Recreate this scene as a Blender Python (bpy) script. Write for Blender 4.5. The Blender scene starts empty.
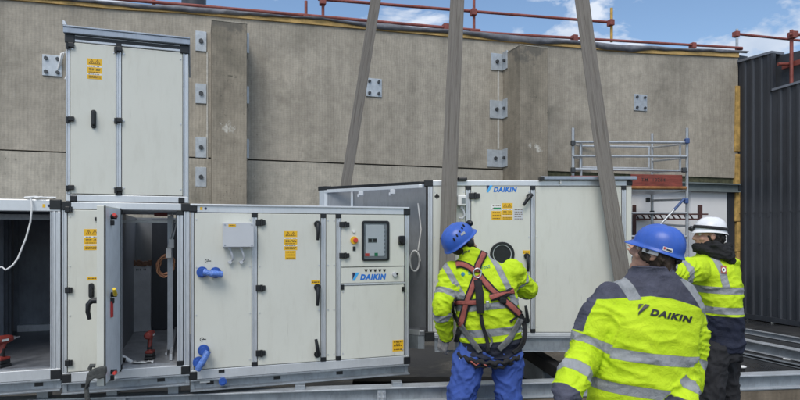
import bpy, math, random
import numpy as np
from mathutils import Vector, Matrix, noise
from mathutils.bvhtree import BVHTree

random.seed(7)
SC = bpy.context.scene
COL = SC.collection
# ------------------------------------------------------------------ camera
H, FPX, CX, HY = 1.78, 600.0, 400.0, 235.0
cam_d = bpy.data.cameras.new('camera'); cam = bpy.data.objects.new('camera', cam_d); COL.objects.link(cam)
cam.location = (0, 0, H); cam.rotation_euler = (math.radians(90), 0, 0)
cam_d.lens = 27.0; cam_d.sensor_width = 36.0; cam_d.shift_y = (HY - 200.0) / 800.0
cam_d.clip_start = 0.05; cam_d.clip_end = 3000
SC.camera = cam


def P(px, py, d):
    return Vector(((px - CX) / FPX * d, d, H - (py - HY) / FPX * d))


class Frame:
    """local frame of a yawed front plane: x along the face, y inward, z up"""
    def __init__(s, o, yaw, z0=0.0):
        s.o = Vector((o[0], o[1])); s.yaw = yaw; s.z0 = z0
        s.u = Vector((math.cos(yaw), math.sin(yaw))); s.v = Vector((-math.sin(yaw), math.cos(yaw)))

    def px(s, px, py=HY, y=0.0):
        r = Vector(((px - CX) / FPX, 1.0))
        t = (y + s.o.dot(s.v)) / r.dot(s.v)
        return ((r * t - s.o).dot(s.u), H - (py - HY) / FPX * t - s.z0)

    def x(s, px, y=0.0): return s.px(px, HY, y)[0]

    def z(s, px, py, y=0.0): return s.px(px, py, y)[1]

    def at(s, px, z0):
        x = s.x(px); p = s.o + s.u * x
        return Frame(p, s.yaw, z0)

    def w(s, x, y, z):
        p = s.o + s.u * x + s.v * y
        return Vector((p.x, p.y, z + s.z0))


# ------------------------------------------------------------------ materials
def nodes_of(name):
    m = bpy.data.materials.new(name); m.use_nodes = True
    nt = m.node_tree; b = nt.nodes['Principled BSDF']
    return m, nt, b


def N(nt, t, **k):
    n = nt.nodes.new(t)
    for a, v in k.items():
        if a in n.inputs: n.inputs[a].default_value = v
        else: setattr(n, a, v)
    return n


def L(nt, a, b): nt.links.new(a, b)


def ramp(nt, fac, stops):
    r = nt.nodes.new('ShaderNodeValToRGB'); e = r.color_ramp.elements
    while len(e) < len(stops): e.new(0.5)
    for el, (p, c) in zip(e, stops):
        el.position = p; el.color = c if len(c) == 4 else (*c, 1)
    L(nt, fac, r.inputs[0]); return r


def mixc(nt, fac, a, b, mode='MIX'):
    m = nt.nodes.new('ShaderNodeMix'); m.data_type = 'RGBA'; m.blend_type = mode
    for s, v in ((m.inputs[0], fac), (m.inputs[6], a), (m.inputs[7], b)):
        if hasattr(v, 'is_output'): L(nt, v, s)
        elif isinstance(v, (int, float)): s.default_value = v
        else: s.default_value = (*v, 1) if len(v) == 3 else v
    return m.outputs[2]


def tex(nt, scale, detail=4, rough=.55, vec=None, stretch=None, dist=0.0):
    n = N(nt, 'ShaderNodeTexNoise'); n.inputs['Scale'].default_value = scale
    n.inputs['Detail'].default_value = detail; n.inputs['Roughness'].default_value = rough
    n.inputs['Distortion'].default_value = dist
    c = nt.nodes.new('ShaderNodeTexCoord'); src = c.outputs['Object']
    if stretch:
        mp = nt.nodes.new('ShaderNodeMapping'); mp.inputs['Scale'].default_value = stretch
        L(nt, src, mp.inputs[0]); src = mp.outputs[0]
    L(nt, src, n.inputs['Vector']); return n


def bump(nt, b, h, strength=.3, dist=.01):
    bp = N(nt, 'ShaderNodeBump'); bp.inputs['Strength'].default_value = strength
    bp.inputs['Distance'].default_value = dist
    L(nt, h, bp.inputs['Height']); L(nt, bp.outputs[0], b.inputs['Normal'])


def mat(name, col, rough=.5, metal=0.0, var=.12, vs=6.0, bs=0.0, bscale=40.0, stretch=None, dirt=0.0, dirtcol=(.08, .07, .06), spec=.5):
    m, nt, b = nodes_of(name)
    n = tex(nt, vs, 5, .6, stretch=stretch)
    lo = tuple(c * (1 - var) for c in col); hi = tuple(min(1, c * (1 + var)) for c in col)
    r = ramp(nt, n.outputs[0], [(.3, lo), (.7, hi)])
    out = r.outputs[0]
    if dirt:
        n2 = tex(nt, vs * 2.7, 7, .7, stretch=(3, 3, .7))
        r2 = ramp(nt, n2.outputs[0], [(.5, (0, 0, 0)), (.78, (dirt, dirt, dirt))])
        out = mixc(nt, r2.outputs[0], out, dirtcol)
    L(nt, out, b.inputs['Base Color'])
    rr = N(nt, 'ShaderNodeMapRange'); rr.inputs['To Min'].default_value = max(.03, rough - .1); rr.inputs['To Max'].default_value = min(1, rough + .1)
    L(nt, n.outputs[0], rr.inputs[0]); L(nt, rr.outputs[0], b.inputs['Roughness'])
    b.inputs['Metallic'].default_value = metal
    b.inputs['Specular IOR Level'].default_value = spec
    if bs:
        n3 = tex(nt, bscale, 4, .6, stretch=stretch); bump(nt, b, n3.outputs[0], bs, .01)
    return m


M = {}
M['panel'] = mat('cream_powder_coat', (.66, .665, .60), .34, 0, .03, 1.7, .10, 2.2, dirt=.20, dirtcol=(.36, .33, .26))
def panel_marks():
    m = M['panel']; nt = m.node_tree; b = nt.nodes['Principled BSDF']; src = b.inputs['Base Color'].links[0].from_socket
    n = tex(nt, 3.2, 8, .75, stretch=(1, 1, .45), dist=.8); f = ramp(nt, n.outputs[0], [(.57, (0, 0, 0)), (.74, (.16, .16, .16))]).outputs[0]
    c = mixc(nt, f, src, (.40, .385, .32))
    v = N(nt, 'ShaderNodeTexNoise'); v.inputs['Scale'].default_value = 55; v.inputs['Detail'].default_value = 2
    t2 = nt.nodes.new('ShaderNodeTexCoord'); mp = nt.nodes.new('ShaderNodeMapping'); mp.inputs['Scale'].default_value = (1, 1, .06); mp.inputs['Rotation'].default_value = (0, .5, 0); L(nt, t2.outputs['Object'], mp.inputs[0]); L(nt, mp.outputs[0], v.inputs['Vector'])
    f2 = ramp(nt, v.outputs[0], [(.70, (0, 0, 0)), (.76, (.22, .22, .22))]).outputs[0]; c = mixc(nt, f2, c, (.30, .29, .25)); L(nt, c, b.inputs['Base Color'])
    r = ramp(nt, n.outputs[0], [(.3, (.26, .26, .26)), (.7, (.48, .48, .48))]).outputs[0]; L(nt, r, b.inputs['Roughness'])
panel_marks()
M['alu'] = mat('anodised_aluminium', (.63, .65, .675), .38, .55, .07, 9, 0, stretch=(6, 6, 1), dirt=.25, dirtcol=(.25, .25, .26))
M['alurail'] = mat('anodised_rail', (.68, .70, .72), .36, .45, .06, 5, dirt=.18, dirtcol=(.28, .28, .28))
M['roofgrey'] = mat('grey_roof_sheet', (.33, .38, .45), .4, .3, .1, 5, dirt=.3)
M['black'] = mat('black_plastic', (.012, .013, .015), .38, 0, .3, 30)
M['rubber'] = mat('black_rubber', (.014, .014, .015), .7, 0, .4, 12, .4, 30)
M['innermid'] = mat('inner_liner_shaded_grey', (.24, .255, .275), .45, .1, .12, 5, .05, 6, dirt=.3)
M['leafskin'] = mat('door_inner_skin', (.74, .78, .82), .5, .0, .08, 7, .05, 8, dirt=.2)
M['galv'] = mat('galvanised_sheet', (.40, .43, .47), .42, .5, .14, 11, .05, 8, dirt=.25)
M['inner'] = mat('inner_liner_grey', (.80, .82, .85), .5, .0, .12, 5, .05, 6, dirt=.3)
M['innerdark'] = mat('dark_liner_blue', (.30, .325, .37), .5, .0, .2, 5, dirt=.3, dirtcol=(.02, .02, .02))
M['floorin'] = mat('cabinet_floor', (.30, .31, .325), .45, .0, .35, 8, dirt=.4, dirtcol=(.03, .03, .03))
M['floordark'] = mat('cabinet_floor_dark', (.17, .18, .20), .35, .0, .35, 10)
M['steel'] = mat('galvanised_steel_beam', (.33, .36, .39), .45, .55, .22, 7, .1, 14, dirt=.45, dirtcol=(.12, .11, .10))
M['steellight'] = mat('bright_galvanised_flange', (.56, .59, .62), .4, .45, .15, 8, dirt=.3)
M['yellow'] = mat('sticker_yellow', (.80, .47, .02), .45, 0, .05)
M['white'] = mat('white_print', (.78, .78, .76), .45, 0, .03)
M['ink'] = mat('black_ink', (.02, .02, .018), .5, 0, .1)
M['brownink'] = mat('brown_ink', (.12, .06, .01), .5, 0, .1)
M['green'] = mat('green_plastic', (.01, .22, .09), .4)
M['red'] = mat('red_plastic', (.62, .05, .04), .35)
M['redtool'] = mat('red_tool_shell', (.24, .035, .026), .45, 0, .3, 30, .2, 60, dirt=.4)
M['bluecap'] = mat('blue_plastic_cap', (.03, .10, .40), .4, 0, .2, 20, .1, 40, dirt=.3)
M['bluefoil'] = mat('blue_film_wrap', (.13, .25, .66), .25, 0, .4, 30, 1.0, 45)
M['logoblue'] = mat('logo_blue', (.02, .17, .60), .4, 0, .03)
M['logocyan'] = mat('logo_light_blue', (.06, .42, .85), .4, 0, .03)
M['logodark'] = mat('logo_dark', (.02, .03, .09), .4, 0, .03)
M['boxgrey'] = mat('junction_box_grey', (.55, .57, .60), .45, 0, .03)
M['screen'] = mat('lcd_grey', (.20, .23, .24), .2, 0, .1)
M['copper'] = mat('copper_pipe', (.62, .30, .17), .35, .6, .2, 30)
M['cable'] = mat('white_cable', (.75, .75, .74), .45, 0, .05)
M['yplas'] = mat('yellow_plastic', (.78, .55, .03), .4)
M['board'] = mat('fibre_board', (.66, .66, .67), .8, 0, .12, 9, .2, 40)
M['boardtop'] = mat('torn_board_edge', (.20, .11, .07), .9, 0, .4, 40, .6, 60)
M['strap'] = mat('webbing_sling', (.25, .235, .21), .85, 0, .38, 7, .6, 160, stretch=(5, 5, 1.2), dirt=.45, dirtcol=(.09, .075, .055))
def sling_mat():
    m, nt, b = nodes_of('webbing_sling_weave')
    au = N(nt, 'ShaderNodeAttribute'); au.attribute_name = 'across'; av = N(nt, 'ShaderNodeAttribute'); av.attribute_name = 'along'
    cx = nt.nodes.new('ShaderNodeCombineXYZ'); L(nt, au.outputs['Fac'], cx.inputs[0]); L(nt, av.outputs['Fac'], cx.inputs[1])
    def nz(sc, st, det=5, rg=.6):
        mp = nt.nodes.new('ShaderNodeMapping'); mp.inputs['Scale'].default_value = st; L(nt, cx.outputs[0], mp.inputs[0])
        n = N(nt, 'ShaderNodeTexNoise'); n.inputs['Scale'].default_value = sc; n.inputs['Detail'].default_value = det; n.inputs['Roughness'].default_value = rg; L(nt, mp.outputs[0], n.inputs['Vector']); return n.outputs[0]
    c = ramp(nt, nz(1, (34, 1.2, 1)), [(.3, (.175, .158, .14)), (.7, (.34, .315, .285))]).outputs[0]
    c = mixc(nt, ramp(nt, nz(1, (5, 1.6, 1), 7, .7), [(.52, (0, 0, 0)), (.68, (.6, .6, .6))]).outputs[0], c, (.085, .07, .052))
    c = mixc(nt, ramp(nt, nz(1, (12, 5, 1), 6, .7), [(.60, (0, 0, 0)), (.70, (.5, .5, .5))]).outputs[0], c, (.20, .105, .055))
    w = N(nt, 'ShaderNodeTexWave'); w.bands_direction = 'X'; w.inputs['Scale'].default_value = 14; L(nt, cx.outputs[0], w.inputs[0])
    w2 = N(nt, 'ShaderNodeTexWave'); w2.bands_direction = 'Y'; w2.inputs['Scale'].default_value = 40; w2.inputs['Distortion'].default_value = 1; L(nt, cx.outputs[0], w2.inputs[0])
    c = mixc(nt, 1.0, c, ramp(nt, w.outputs[0], [(0, (.78, .78, .78)), (.5, (1.05, 1.05, 1.05))]).outputs[0], 'MULTIPLY')
    ad = N(nt, 'ShaderNodeMath'); ad.operation = 'ADD'; L(nt, w.outputs[0], ad.inputs[0]); L(nt, w2.outputs[0], ad.inputs[1])
    L(nt, c, b.inputs['Base Color']); b.inputs['Roughness'].default_value = .9; b.inputs['Specular IOR Level'].default_value = .2; bump(nt, b, ad.outputs[0], .5, .004); return m


M['strap'] = sling_mat()
M['strapedge'] = mat('webbing_edge', (.26, .24, .21), .85, 0, .4, 12, .4, 120, dirt=.6, dirtcol=(.16, .08, .04))
M['yellowwool'] = mat('yellow_insulation', (.50, .32, .10), .95, 0, .4, 9, .6, 40, dirt=.4, dirtcol=(.25, .15, .05))
M['timber'] = mat('pine_batten', (.55, .36, .13), .8, 0, .25, 6, .3, 30, stretch=(1, 8, 8), dirt=.5, dirtcol=(.18, .11, .05))
M['flash'] = mat('roof_membrane_flashing', (.15, .155, .175), .5, .1, .4, 5, .8, 9, dirt=.3)
M['scaffred'] = mat('rusty_red_paint', (.27, .075, .06), .6, .1, .3, 12, .3, 40, dirt=.5, dirtcol=(.12, .06, .04))
M['rustedge'] = mat('rust_orange_edge', (.38, .17, .06), .6, .1, .5, 5, dirt=.6)
M['darkred'] = mat('dark_red_steel', (.085, .034, .030), .6, .1, .3, 12, .3, 40, dirt=.5)
M['scaffalu'] = mat('scaffold_aluminium', (.55, .57, .59), .4, .6, .12, 12, dirt=.35)
M['ochre'] = mat('ochre_paint', (.55, .33, .06), .6, 0, .25, 12)
M['clad'] = mat('dark_blue_cladding', (.044, .049, .060), .40, .1, .18, 1.5, .05, 6, stretch=(1, 1, .4), dirt=.35, dirtcol=(.085, .095, .11))
M['cladtrim'] = mat('cladding_trim', (.20, .22, .26), .45, .2, .1, 4)
M['net'] = mat('debris_netting', (.075, .082, .095), .8, 0, .3, 4, .4, 60)
M['whitewall'] = mat('white_insulated_panel', (.86, .87, .88), .5, 0, .04, 2)
M['beamgrey'] = mat('grey_green_paint', (.20, .235, .24), .5, .1, .15, 5, dirt=.3)
M['moss'] = mat('damp_sill', (.075, .078, .045), .9, 0, .5, 14, .4, 40)
M['redplank'] = mat('red_toe_board', (.24, .055, .04), .75, 0, .3, 5, .3, 30, stretch=(1, 6, 6), dirt=.4)
M['blueplas'] = mat('blue_clamp', (.06, .11, .27), .5)
M['plate'] = mat('galvanised_fixing_plate', (.50, .54, .575), .45, .35, .14, 14, dirt=.3, dirtcol=(.25, .24, .22))
M['bolt'] = mat('dark_bolt', (.07, .075, .08), .45, .5, .3, 30)
M['mortar'] = mat('white_joint_mortar', (.55, .54, .50), .9, 0, .2, 20, .4, 50)
M['rag'] = mat('dark_grey_cloth', (.075, .078, .075), .95, 0, .4, 22, .8, 60)
M['skin'] = mat('skin', (.52, .29, .21), .5, 0, .12, 40, .15, 180)
M['hairbrown'] = mat('brown_hair', (.055, .036, .024), .65, 0, .5, 30, .9, 70, stretch=(1, 1, .2))
M['hairdark'] = mat('dark_hair', (.018, .014, .011), .6, 0, .5, 30, .9, 70, stretch=(1, 1, .2))
M['helmblue'] = mat('blue_helmet_shell', (.035, .115, .50), .34, 0, .12, 12, .06, 30, dirt=.35, dirtcol=(.12, .18, .42))
M['helmwhite'] = mat('white_helmet_shell', (.80, .81, .83), .34, 0, .05, 10, .06, 30, dirt=.3, dirtcol=(.45, .44, .42))
M['grey'] = mat('grey_strap', (.36, .38, .40), .6, 0, .1)
M['trousblue'] = mat('blue_work_trousers', (.045, .095, .36), .85, 0, .16, 9, .35, 120)
M['trousblack'] = mat('black_trousers', (.016, .016, .019), .85, 0, .3, 9, .35, 120)
M['trousnavy'] = mat('navy_trousers', (.022, .026, .045), .85, 0, .25, 9, .35, 120)
M['scarf'] = mat('black_hood_fabric', (.013, .013, .015), .9, 0, .3, 20, .6, 60)
M['webred'] = mat('red_harness_webbing', (.38, .105, .085), .8, 0, .18, 60, .5, 200)
M['webblack'] = mat('black_webbing', (.018, .018, .02), .8, 0, .3, 60, .5, 200)
M['webgrey'] = mat('grey_webbing', (.16, .165, .17), .8, 0, .25, 60, .5, 200)
M['metal'] = mat('bright_steel', (.62, .63, .65), .25, .9, .1, 20)
M['eye'] = mat('eye_white', (.75, .73, .70), .2)
M['teal'] = mat('teal_print', (.01, .20, .26), .6)
M['glovegrey'] = mat('worn_glove', (.32, .30, .29), .85, 0, .3, 40, .5, 120)


def concrete(name, base, streak=.5, spots=()):
    m, nt, b = nodes_of(name)
    n1 = tex(nt, .55, 6, .6, dist=.4); n2 = tex(nt, 7, 8, .7); n3 = tex(nt, 1.1, 6, .65, stretch=(3.2, 3.2, .28))
    c = ramp(nt, n1.outputs[0], [(.28, tuple(x * .78 for x in base)), (.72, tuple(x * 1.20 for x in base))]).outputs[0]
    s = ramp(nt, n3.outputs[0], [(.42, (1, 1, 1)), (.72, (1 - streak * .45,) * 3)]).outputs[0]
    c = mixc(nt, 1.0, c, s, 'MULTIPLY')
    f = ramp(nt, n2.outputs[0], [(.3, (.80, .80, .80)), (.7, (1.16, 1.16, 1.15))]).outputs[0]
    c = mixc(nt, 1.0, c, f, 'MULTIPLY')
    # board marked texture : fine vertical and horizontal lines
    tc = nt.nodes.new('ShaderNodeTexCoord')
    w = N(nt, 'ShaderNodeTexWave'); w.wave_type = 'BANDS'; w.bands_direction = 'X'; w.inputs['Scale'].default_value = 6.5
    w.inputs['Distortion'].default_value = 4.5; w.inputs['Detail'].default_value = 3; L(nt, tc.outputs['Object'], w.inputs[0])
    w2 = N(nt, 'ShaderNodeTexWave'); w2.wave_type = 'BANDS'; w2.bands_direction = 'Z'; w2.inputs['Scale'].default_value = 10.0
    w2.inputs['Distortion'].default_value = 7.0; w2.inputs['Detail'].default_value = 3; L(nt, tc.outputs['Object'], w2.inputs[0])
    wl = ramp(nt, w.outputs[0], [(0, (.96, .96, .96)), (1, (1.025, 1.025, 1.025))]).outputs[0]
    wl2 = ramp(nt, w2.outputs[0], [(0, (.955, .955, .955)), (1, (1.03, 1.03, 1.03))]).outputs[0]
    c = mixc(nt, 1.0, c, wl, 'MULTIPLY'); c = mixc(nt, 1.0, c, wl2, 'MULTIPLY')
    # pale efflorescence scratches, mostly in a few areas
    n4 = tex(nt, 5.5, 10, .78, stretch=(2.2, 2.2, .8), dist=1.0); n5 = tex(nt, .45, 3, .5)
    e = ramp(nt, n4.outputs[0], [(.60, (0, 0, 0)), (.68, (.55, .55, .55))]).outputs[0]
    g = ramp(nt, n5.outputs[0], [(.46, (0, 0, 0)), (.62, (1, 1, 1))]).outputs[0]
    e = mixc(nt, 1.0, e, g, 'MULTIPLY')
    c = mixc(nt, e, c, (.46, .45, .41))
    n7 = tex(nt, 30, 2, .5); ph = ramp(nt, n7.outputs[0], [(.24, (.55, .55, .55)), (.30, (1, 1, 1))]).outputs[0]; c = mixc(nt, 1.0, c, ph, 'MULTIPLY')
    n8 = tex(nt, 1.6, 7, .7, stretch=(2.6, 2.6, .12), dist=.3); dr = ramp(nt, n8.outputs[0], [(.58, (0, 0, 0)), (.74, (.38, .38, .38))]).outputs[0]
    c = mixc(nt, dr, c, (.16, .14, .11))
    n6 = tex(nt, .8, 5, .6, dist=.6)
    d = ramp(nt, n6.outputs[0], [(.55, (0, 0, 0)), (.75, (.5, .5, .5))]).outputs[0]
    c = mixc(nt, d, c, (.085, .083, .065))
    for (sx, sy, sz), (rx_, ry_, rz_), col_, amp, thr in spots:          # spalls and honeycombing, each with its own place on the pilaster
        mp = nt.nodes.new('ShaderNodeMapping'); mp.vector_type = 'TEXTURE'; mp.inputs['Location'].default_value = (sx, sy, sz); mp.inputs['Scale'].default_value = (rx_, ry_, rz_)
        L(nt, tc.outputs['Object'], mp.inputs[0]); ln = N(nt, 'ShaderNodeVectorMath'); ln.operation = 'LENGTH'; L(nt, mp.outputs[0], ln.inputs[0])
        nz = tex(nt, amp, 6, .7); md = N(nt, 'ShaderNodeMath'); md.operation = 'MULTIPLY_ADD'; md.inputs[1].default_value = 2.6; L(nt, nz.outputs[0], md.inputs[0]); L(nt, ln.outputs['Value'], md.inputs[2])
        f_ = ramp(nt, md.outputs[0], [(thr, (.9, .9, .9)), (thr + .12, (0, 0, 0))]); 
        mr = N(nt, 'ShaderNodeMapRange'); mr.inputs['From Max'].default_value = 2.5; L(nt, md.outputs[0], mr.inputs[0]); L(nt, mr.outputs[0], f_.inputs[0])
        c = mixc(nt, f_.outputs[0], c, col_)
    L(nt, c, b.inputs['Base Color']); b.inputs['Roughness'].default_value = .9; b.inputs['Specular IOR Level'].default_value = .25
    ad = N(nt, 'ShaderNodeMath'); ad.operation = 'ADD'; L(nt, n2.outputs[0], ad.inputs[0]); L(nt, w.outputs[0], ad.inputs[1])
    bump(nt, b, ad.outputs[0], .22, .010)
    return m


M['conc'] = concrete('board_marked_concrete', (.425, .385, .322))
M['conc2'] = concrete('darker_pilaster_concrete', (.31, .285, .24), .6)
M['concpale'] = concrete('pale_lower_concrete', (.45, .415, .35), .3)
M['kerbconc'] = concrete('stained_upstand_concrete', (.20, .165, .125), .8)


def glassmat():
    m, nt, b = nodes_of('clear_window')
    b.inputs['Base Color'].default_value = (.9, .93, .93, 1); b.inputs['Roughness'].default_value = .04
    b.inputs['Transmission Weight'].default_value = 1.0; b.inputs['IOR'].default_value = 1.08
    n = tex(nt, 3, 2); rr = ramp(nt, n.outputs[0], [(.3, (.02,) * 3), (.8, (.09,) * 3)]); L(nt, rr.outputs[0], b.inputs['Roughness'])
    return m


M['glass'] = glassmat()


def groundmat():
    m, nt, b = nodes_of('wet_roof_membrane')
    n1 = tex(nt, .9, 6, .6, dist=.6); n2 = tex(nt, 9, 8, .7)
    c = ramp(nt, n1.outputs[0], [(.3, (.016, .017, .019)), (.7, (.042, .043, .045))]).outputs[0]
    sp = tex(nt, 26, 3, .5); s = ramp(nt, sp.outputs[0], [(.70, (0, 0, 0)), (.76, (.35, .35, .35))]).outputs[0]
    c = mixc(nt, s, c, (.20, .19, .17)); L(nt, c, b.inputs['Base Color'])
    r = ramp(nt, n1.outputs[0], [(.38, (.10,) * 3), (.60, (.75,) * 3)]).outputs[0]; L(nt, r, b.inputs['Roughness'])
    bump(nt, b, n2.outputs[0], .35, .02); return m


M['ground'] = groundmat()


def jacket_mat(name, dark=(.045, .048, .075)):
    """hi-vis cloth; the sewn-on tape and dark cloth follow attributes measured on the garment"""
    m, nt, b = nodes_of(name)
    n = tex(nt, 7, 5, .6); y = ramp(nt, n.outputs[0], [(.3, (.50, .72, .012)), (.7, (.63, .84, .025))]).outputs[0]
    n2 = tex(nt, 16, 7, .7); dt = ramp(nt, n2.outputs[0], [(.60, (0, 0, 0)), (.82, (.42, .42, .42))]).outputs[0]
    y = mixc(nt, dt, y, (.22, .27, .03))
    nd = tex(nt, 12, 5, .6); dk = ramp(nt, nd.outputs[0], [(.3, tuple(c * .75 for c in dark)), (.7, tuple(c * 1.3 for c in dark))]).outputs[0]
    ng = tex(nt, 18, 5, .6); gr = ramp(nt, ng.outputs[0], [(.3, (.27, .285, .30)), (.7, (.38, .395, .41))]).outputs[0]

    def step(attr):
        a = N(nt, 'ShaderNodeAttribute'); a.attribute_name = attr
        mr = N(nt, 'ShaderNodeMapRange'); mr.inputs['From Min'].default_value = -.0015; mr.inputs['From Max'].default_value = .0015
        L(nt, a.outputs['Fac'], mr.inputs[0]); return mr.outputs[0]
    c = mixc(nt, step('dark'), y, dk); c = mixc(nt, step('band'), c, gr)
    L(nt, c, b.inputs['Base Color']); b.inputs['Roughness'].default_value = .72; b.inputs['Specular IOR Level'].default_value = .3
    # stitching beside the tapes, grime and crumpled cloth
    a = N(nt, 'ShaderNodeAttribute'); a.attribute_name = 'band'
    st = ramp(nt, N(nt, 'ShaderNodeMapRange').outputs[0], [(0, (1, 1, 1)), (1, (1, 1, 1))])
    mr = N(nt, 'ShaderNodeMapRange'); mr.inputs['From Min'].default_value = -.008; mr.inputs['From Max'].default_value = .008; L(nt, a.outputs['Fac'], mr.inputs[0])
    st = ramp(nt, mr.outputs[0], [(.0, (1, 1, 1)), (.40, (1, 1, 1)), (.47, (.62, .62, .60)), (.53, (.62, .62, .60)), (.62, (1, 1, 1))])
    c = mixc(nt, 1.0, c, st.outputs[0], 'MULTIPLY'); L(nt, c, b.inputs['Base Color'])
    n3 = tex(nt, 13, 8, .68, dist=1.2); n4 = tex(nt, 38, 5, .6, dist=.8)
    rg = N(nt, 'ShaderNodeMath'); rg.operation = 'MULTIPLY_ADD'; rg.inputs[1].default_value = .35; L(nt, n4.outputs[0], rg.inputs[0]); L(nt, n3.outputs[0], rg.inputs[2])
    bump(nt, b, rg.outputs[0], .6, .018)
    return m


# ------------------------------------------------------------------ mesh builder
class MB:
    def __init__(s): s.v = []; s.f = []; s.mi = []; s.sm = []; s.shear = 0.0

    def add(s, v, f, mi=0, sm=False):
        o = len(s.v); s.v += [(p[0] - s.shear * p[1], p[1], p[2]) if s.shear else tuple(p) for p in v]
        for q in f: s.f.append([o + i for i in q]); s.mi.append(mi); s.sm.append(sm)

    def box(s, x0, x1, y0, y1, z0, z1, mi=0):
        if x0 > x1: x0, x1 = x1, x0
        if y0 > y1: y0, y1 = y1, y0
        if z0 > z1: z0, z1 = z1, z0
        v = [(x0, y0, z0), (x1, y0, z0), (x1, y1, z0), (x0, y1, z0), (x0, y0, z1), (x1, y0, z1), (x1, y1, z1), (x0, y1, z1)]
        s.add(v, [(0, 3, 2, 1), (4, 5, 6, 7), (0, 1, 5, 4), (1, 2, 6, 5), (2, 3, 7, 6), (3, 0, 4, 7)], mi)

    def prism(s, outline, y0, y1, mi=0):          # outline in (x,z), extruded along y
        n = len(outline)
        a = sum(outline[i][0] * outline[(i + 1) % n][1] - outline[(i + 1) % n][0] * outline[i][1] for i in range(n))
        if a < 0: outline = outline[::-1]
        v = [(x, y0, z) for x, z in outline] + [(x, y1, z) for x, z in outline]
        f = [list(range(n)), list(range(2 * n - 1, n - 1, -1))] + [(i, i + n, (i + 1) % n + n, (i + 1) % n) for i in range(n)]
        s.add(v, f, mi)

    def plan(s, outline, z0, z1, mi=0):           # outline in (x,y), extruded along z
        n = len(outline)
        a = sum(outline[i][0] * outline[(i + 1) % n][1] - outline[(i + 1) % n][0] * outline[i][1] for i in range(n))
        if a < 0: outline = outline[::-1]
        v = [(x, y, z0) for x, y in outline] + [(x, y, z1) for x, y in outline]
        f = [list(range(n - 1, -1, -1)), list(range(n, 2 * n))] + [(i, (i + 1) % n, (i + 1) % n + n, i + n) for i in range(n)]
        s.add(v, f, mi)

    def cyl(s, p0, p1, r, n=14, mi=0, r1=None, sm=True):
        s.tube([p0, p1], [r, r if r1 is None else r1], n, mi, sm)

    def tube(s, pts, r, n=8, mi=0, sm=True):
        pts = [Vector(p) for p in pts]; R = r if isinstance(r, (list, tuple)) else [r] * len(pts)
        v = []; ref = None
        for i, p in enumerate(pts):
            t = (pts[min(i + 1, len(pts) - 1)] - pts[max(i - 1, 0)]).normalized()
            if ref is None:
                ref = Vector((0, 0, 1)) if abs(t.z) < .9 else Vector((1, 0, 0))
            a = (ref - t * ref.dot(t)).normalized(); b = t.cross(a); ref = a
            for k in range(n):
                g = 2 * math.pi * k / n; v.append(p + (a * math.cos(g) + b * math.sin(g)) * R[i])
        f = []
        for i in range(len(pts) - 1):
            for k in range(n):
                f.append((i * n + k, i * n + (k + 1) % n, (i + 1) * n + (k + 1) % n, (i + 1) * n + k))
        s.add(v, f, mi, sm)
        s.add(v[:n], [list(range(n - 1, -1, -1))], mi); s.add(v[-n:], [list(range(n))], mi)

    def ellipsoid(s, c, r, n=16, m=10, mi=0, R=None):
        v = []; f = []; c = Vector(c)
        for i in range(m + 1):
            th = math.pi * i / m
            for k in range(n):
                ph = 2 * math.pi * k / n
                q = Vector((r[0] * math.sin(th) * math.cos(ph), r[1] * math.sin(th) * math.sin(ph), r[2] * math.cos(th)))
                v.append(c + (R @ q if R else q))
        for i in range(m):
            for k in range(n):
                f.append((i * n + k, (i + 1) * n + k, (i + 1) * n + (k + 1) % n, i * n + (k + 1) % n))
        s.add(v, f, mi, True)

    def build(s, name, mats, parent=None, bevel=0.0, seg=2):
        me = bpy.data.meshes.new(name); me.from_pydata([tuple(p) for p in s.v], [], s.f)
        for m in (mats if isinstance(mats, (list, tuple)) else [mats]): me.materials.append(M[m] if isinstance(m, str) else m)
        me.polygons.foreach_set('material_index', s.mi); me.polygons.foreach_set('use_smooth', s.sm)
        me.update()
        o = bpy.data.objects.new(name, me); COL.objects.link(o); o.parent = parent
        if bevel:
            b = o.modifiers.new('bevel', 'BEVEL'); b.width = bevel; b.segments = seg; b.limit_method = 'ANGLE'; b.angle_limit = math.radians(40)
        return o


def fset(me, name, arr):
    a = me.attributes.new(name, 'FLOAT', 'POINT'); a.data.foreach_set('value', np.asarray(arr, np.float32))


def thing(name, loc, yaw, label, cat, group=None):
    o = bpy.data.objects.new(name, None); COL.objects.link(o); o.empty_display_size = .2
    o.location = loc; o.rotation_euler = (0, 0, yaw); o['label'] = label; o['category'] = cat
    if group: o['group'] = group
    return o


def tag(o, label, cat, group=None):
    o['label'] = label; o['category'] = cat
    if group: o['group'] = group
    return o


def thingF(name, F, label, cat, group=None):
    return thing(name, (F.o.x, F.o.y, F.z0), F.yaw, label, cat, group)


def shift(mb, off):
    off = Vector(off); mb.v = [tuple(Vector(p) - off) for p in mb.v]; return mb


_tc = {}


def text2d(body, bold=.02, shear=0.0):
    """letter faces normalised to a unit box"""
    k = (body, bold, shear)
    if k in _tc: return _tc[k]
    cu = bpy.data.curves.new('t', 'FONT'); cu.body = body; cu.size = 1; cu.offset = bold; cu.shear = shear; cu.resolution_u = 3
    cu.space_character = 1.16
    o = bpy.data.objects.new('t', cu); COL.objects.link(o)
    bpy.context.view_layer.update()
    dg = bpy.context.evaluated_depsgraph_get(); me = bpy.data.meshes.new_from_object(o.evaluated_get(dg))
    v = np.array([x.co[:2] for x in me.vertices]); f = [tuple(p.vertices) for p in me.polygons]
    nz = [p.normal.z for p in me.polygons]
    f = [q if z > 0 else q[::-1] for q, z in zip(f, nz)]
    mn, mx = v.min(0), v.max(0); v = (v - mn) / (mx - mn)
    bpy.data.objects.remove(o); bpy.data.curves.remove(cu); bpy.data.meshes.remove(me)
    _tc[k] = (v, f); return _tc[k]


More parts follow.
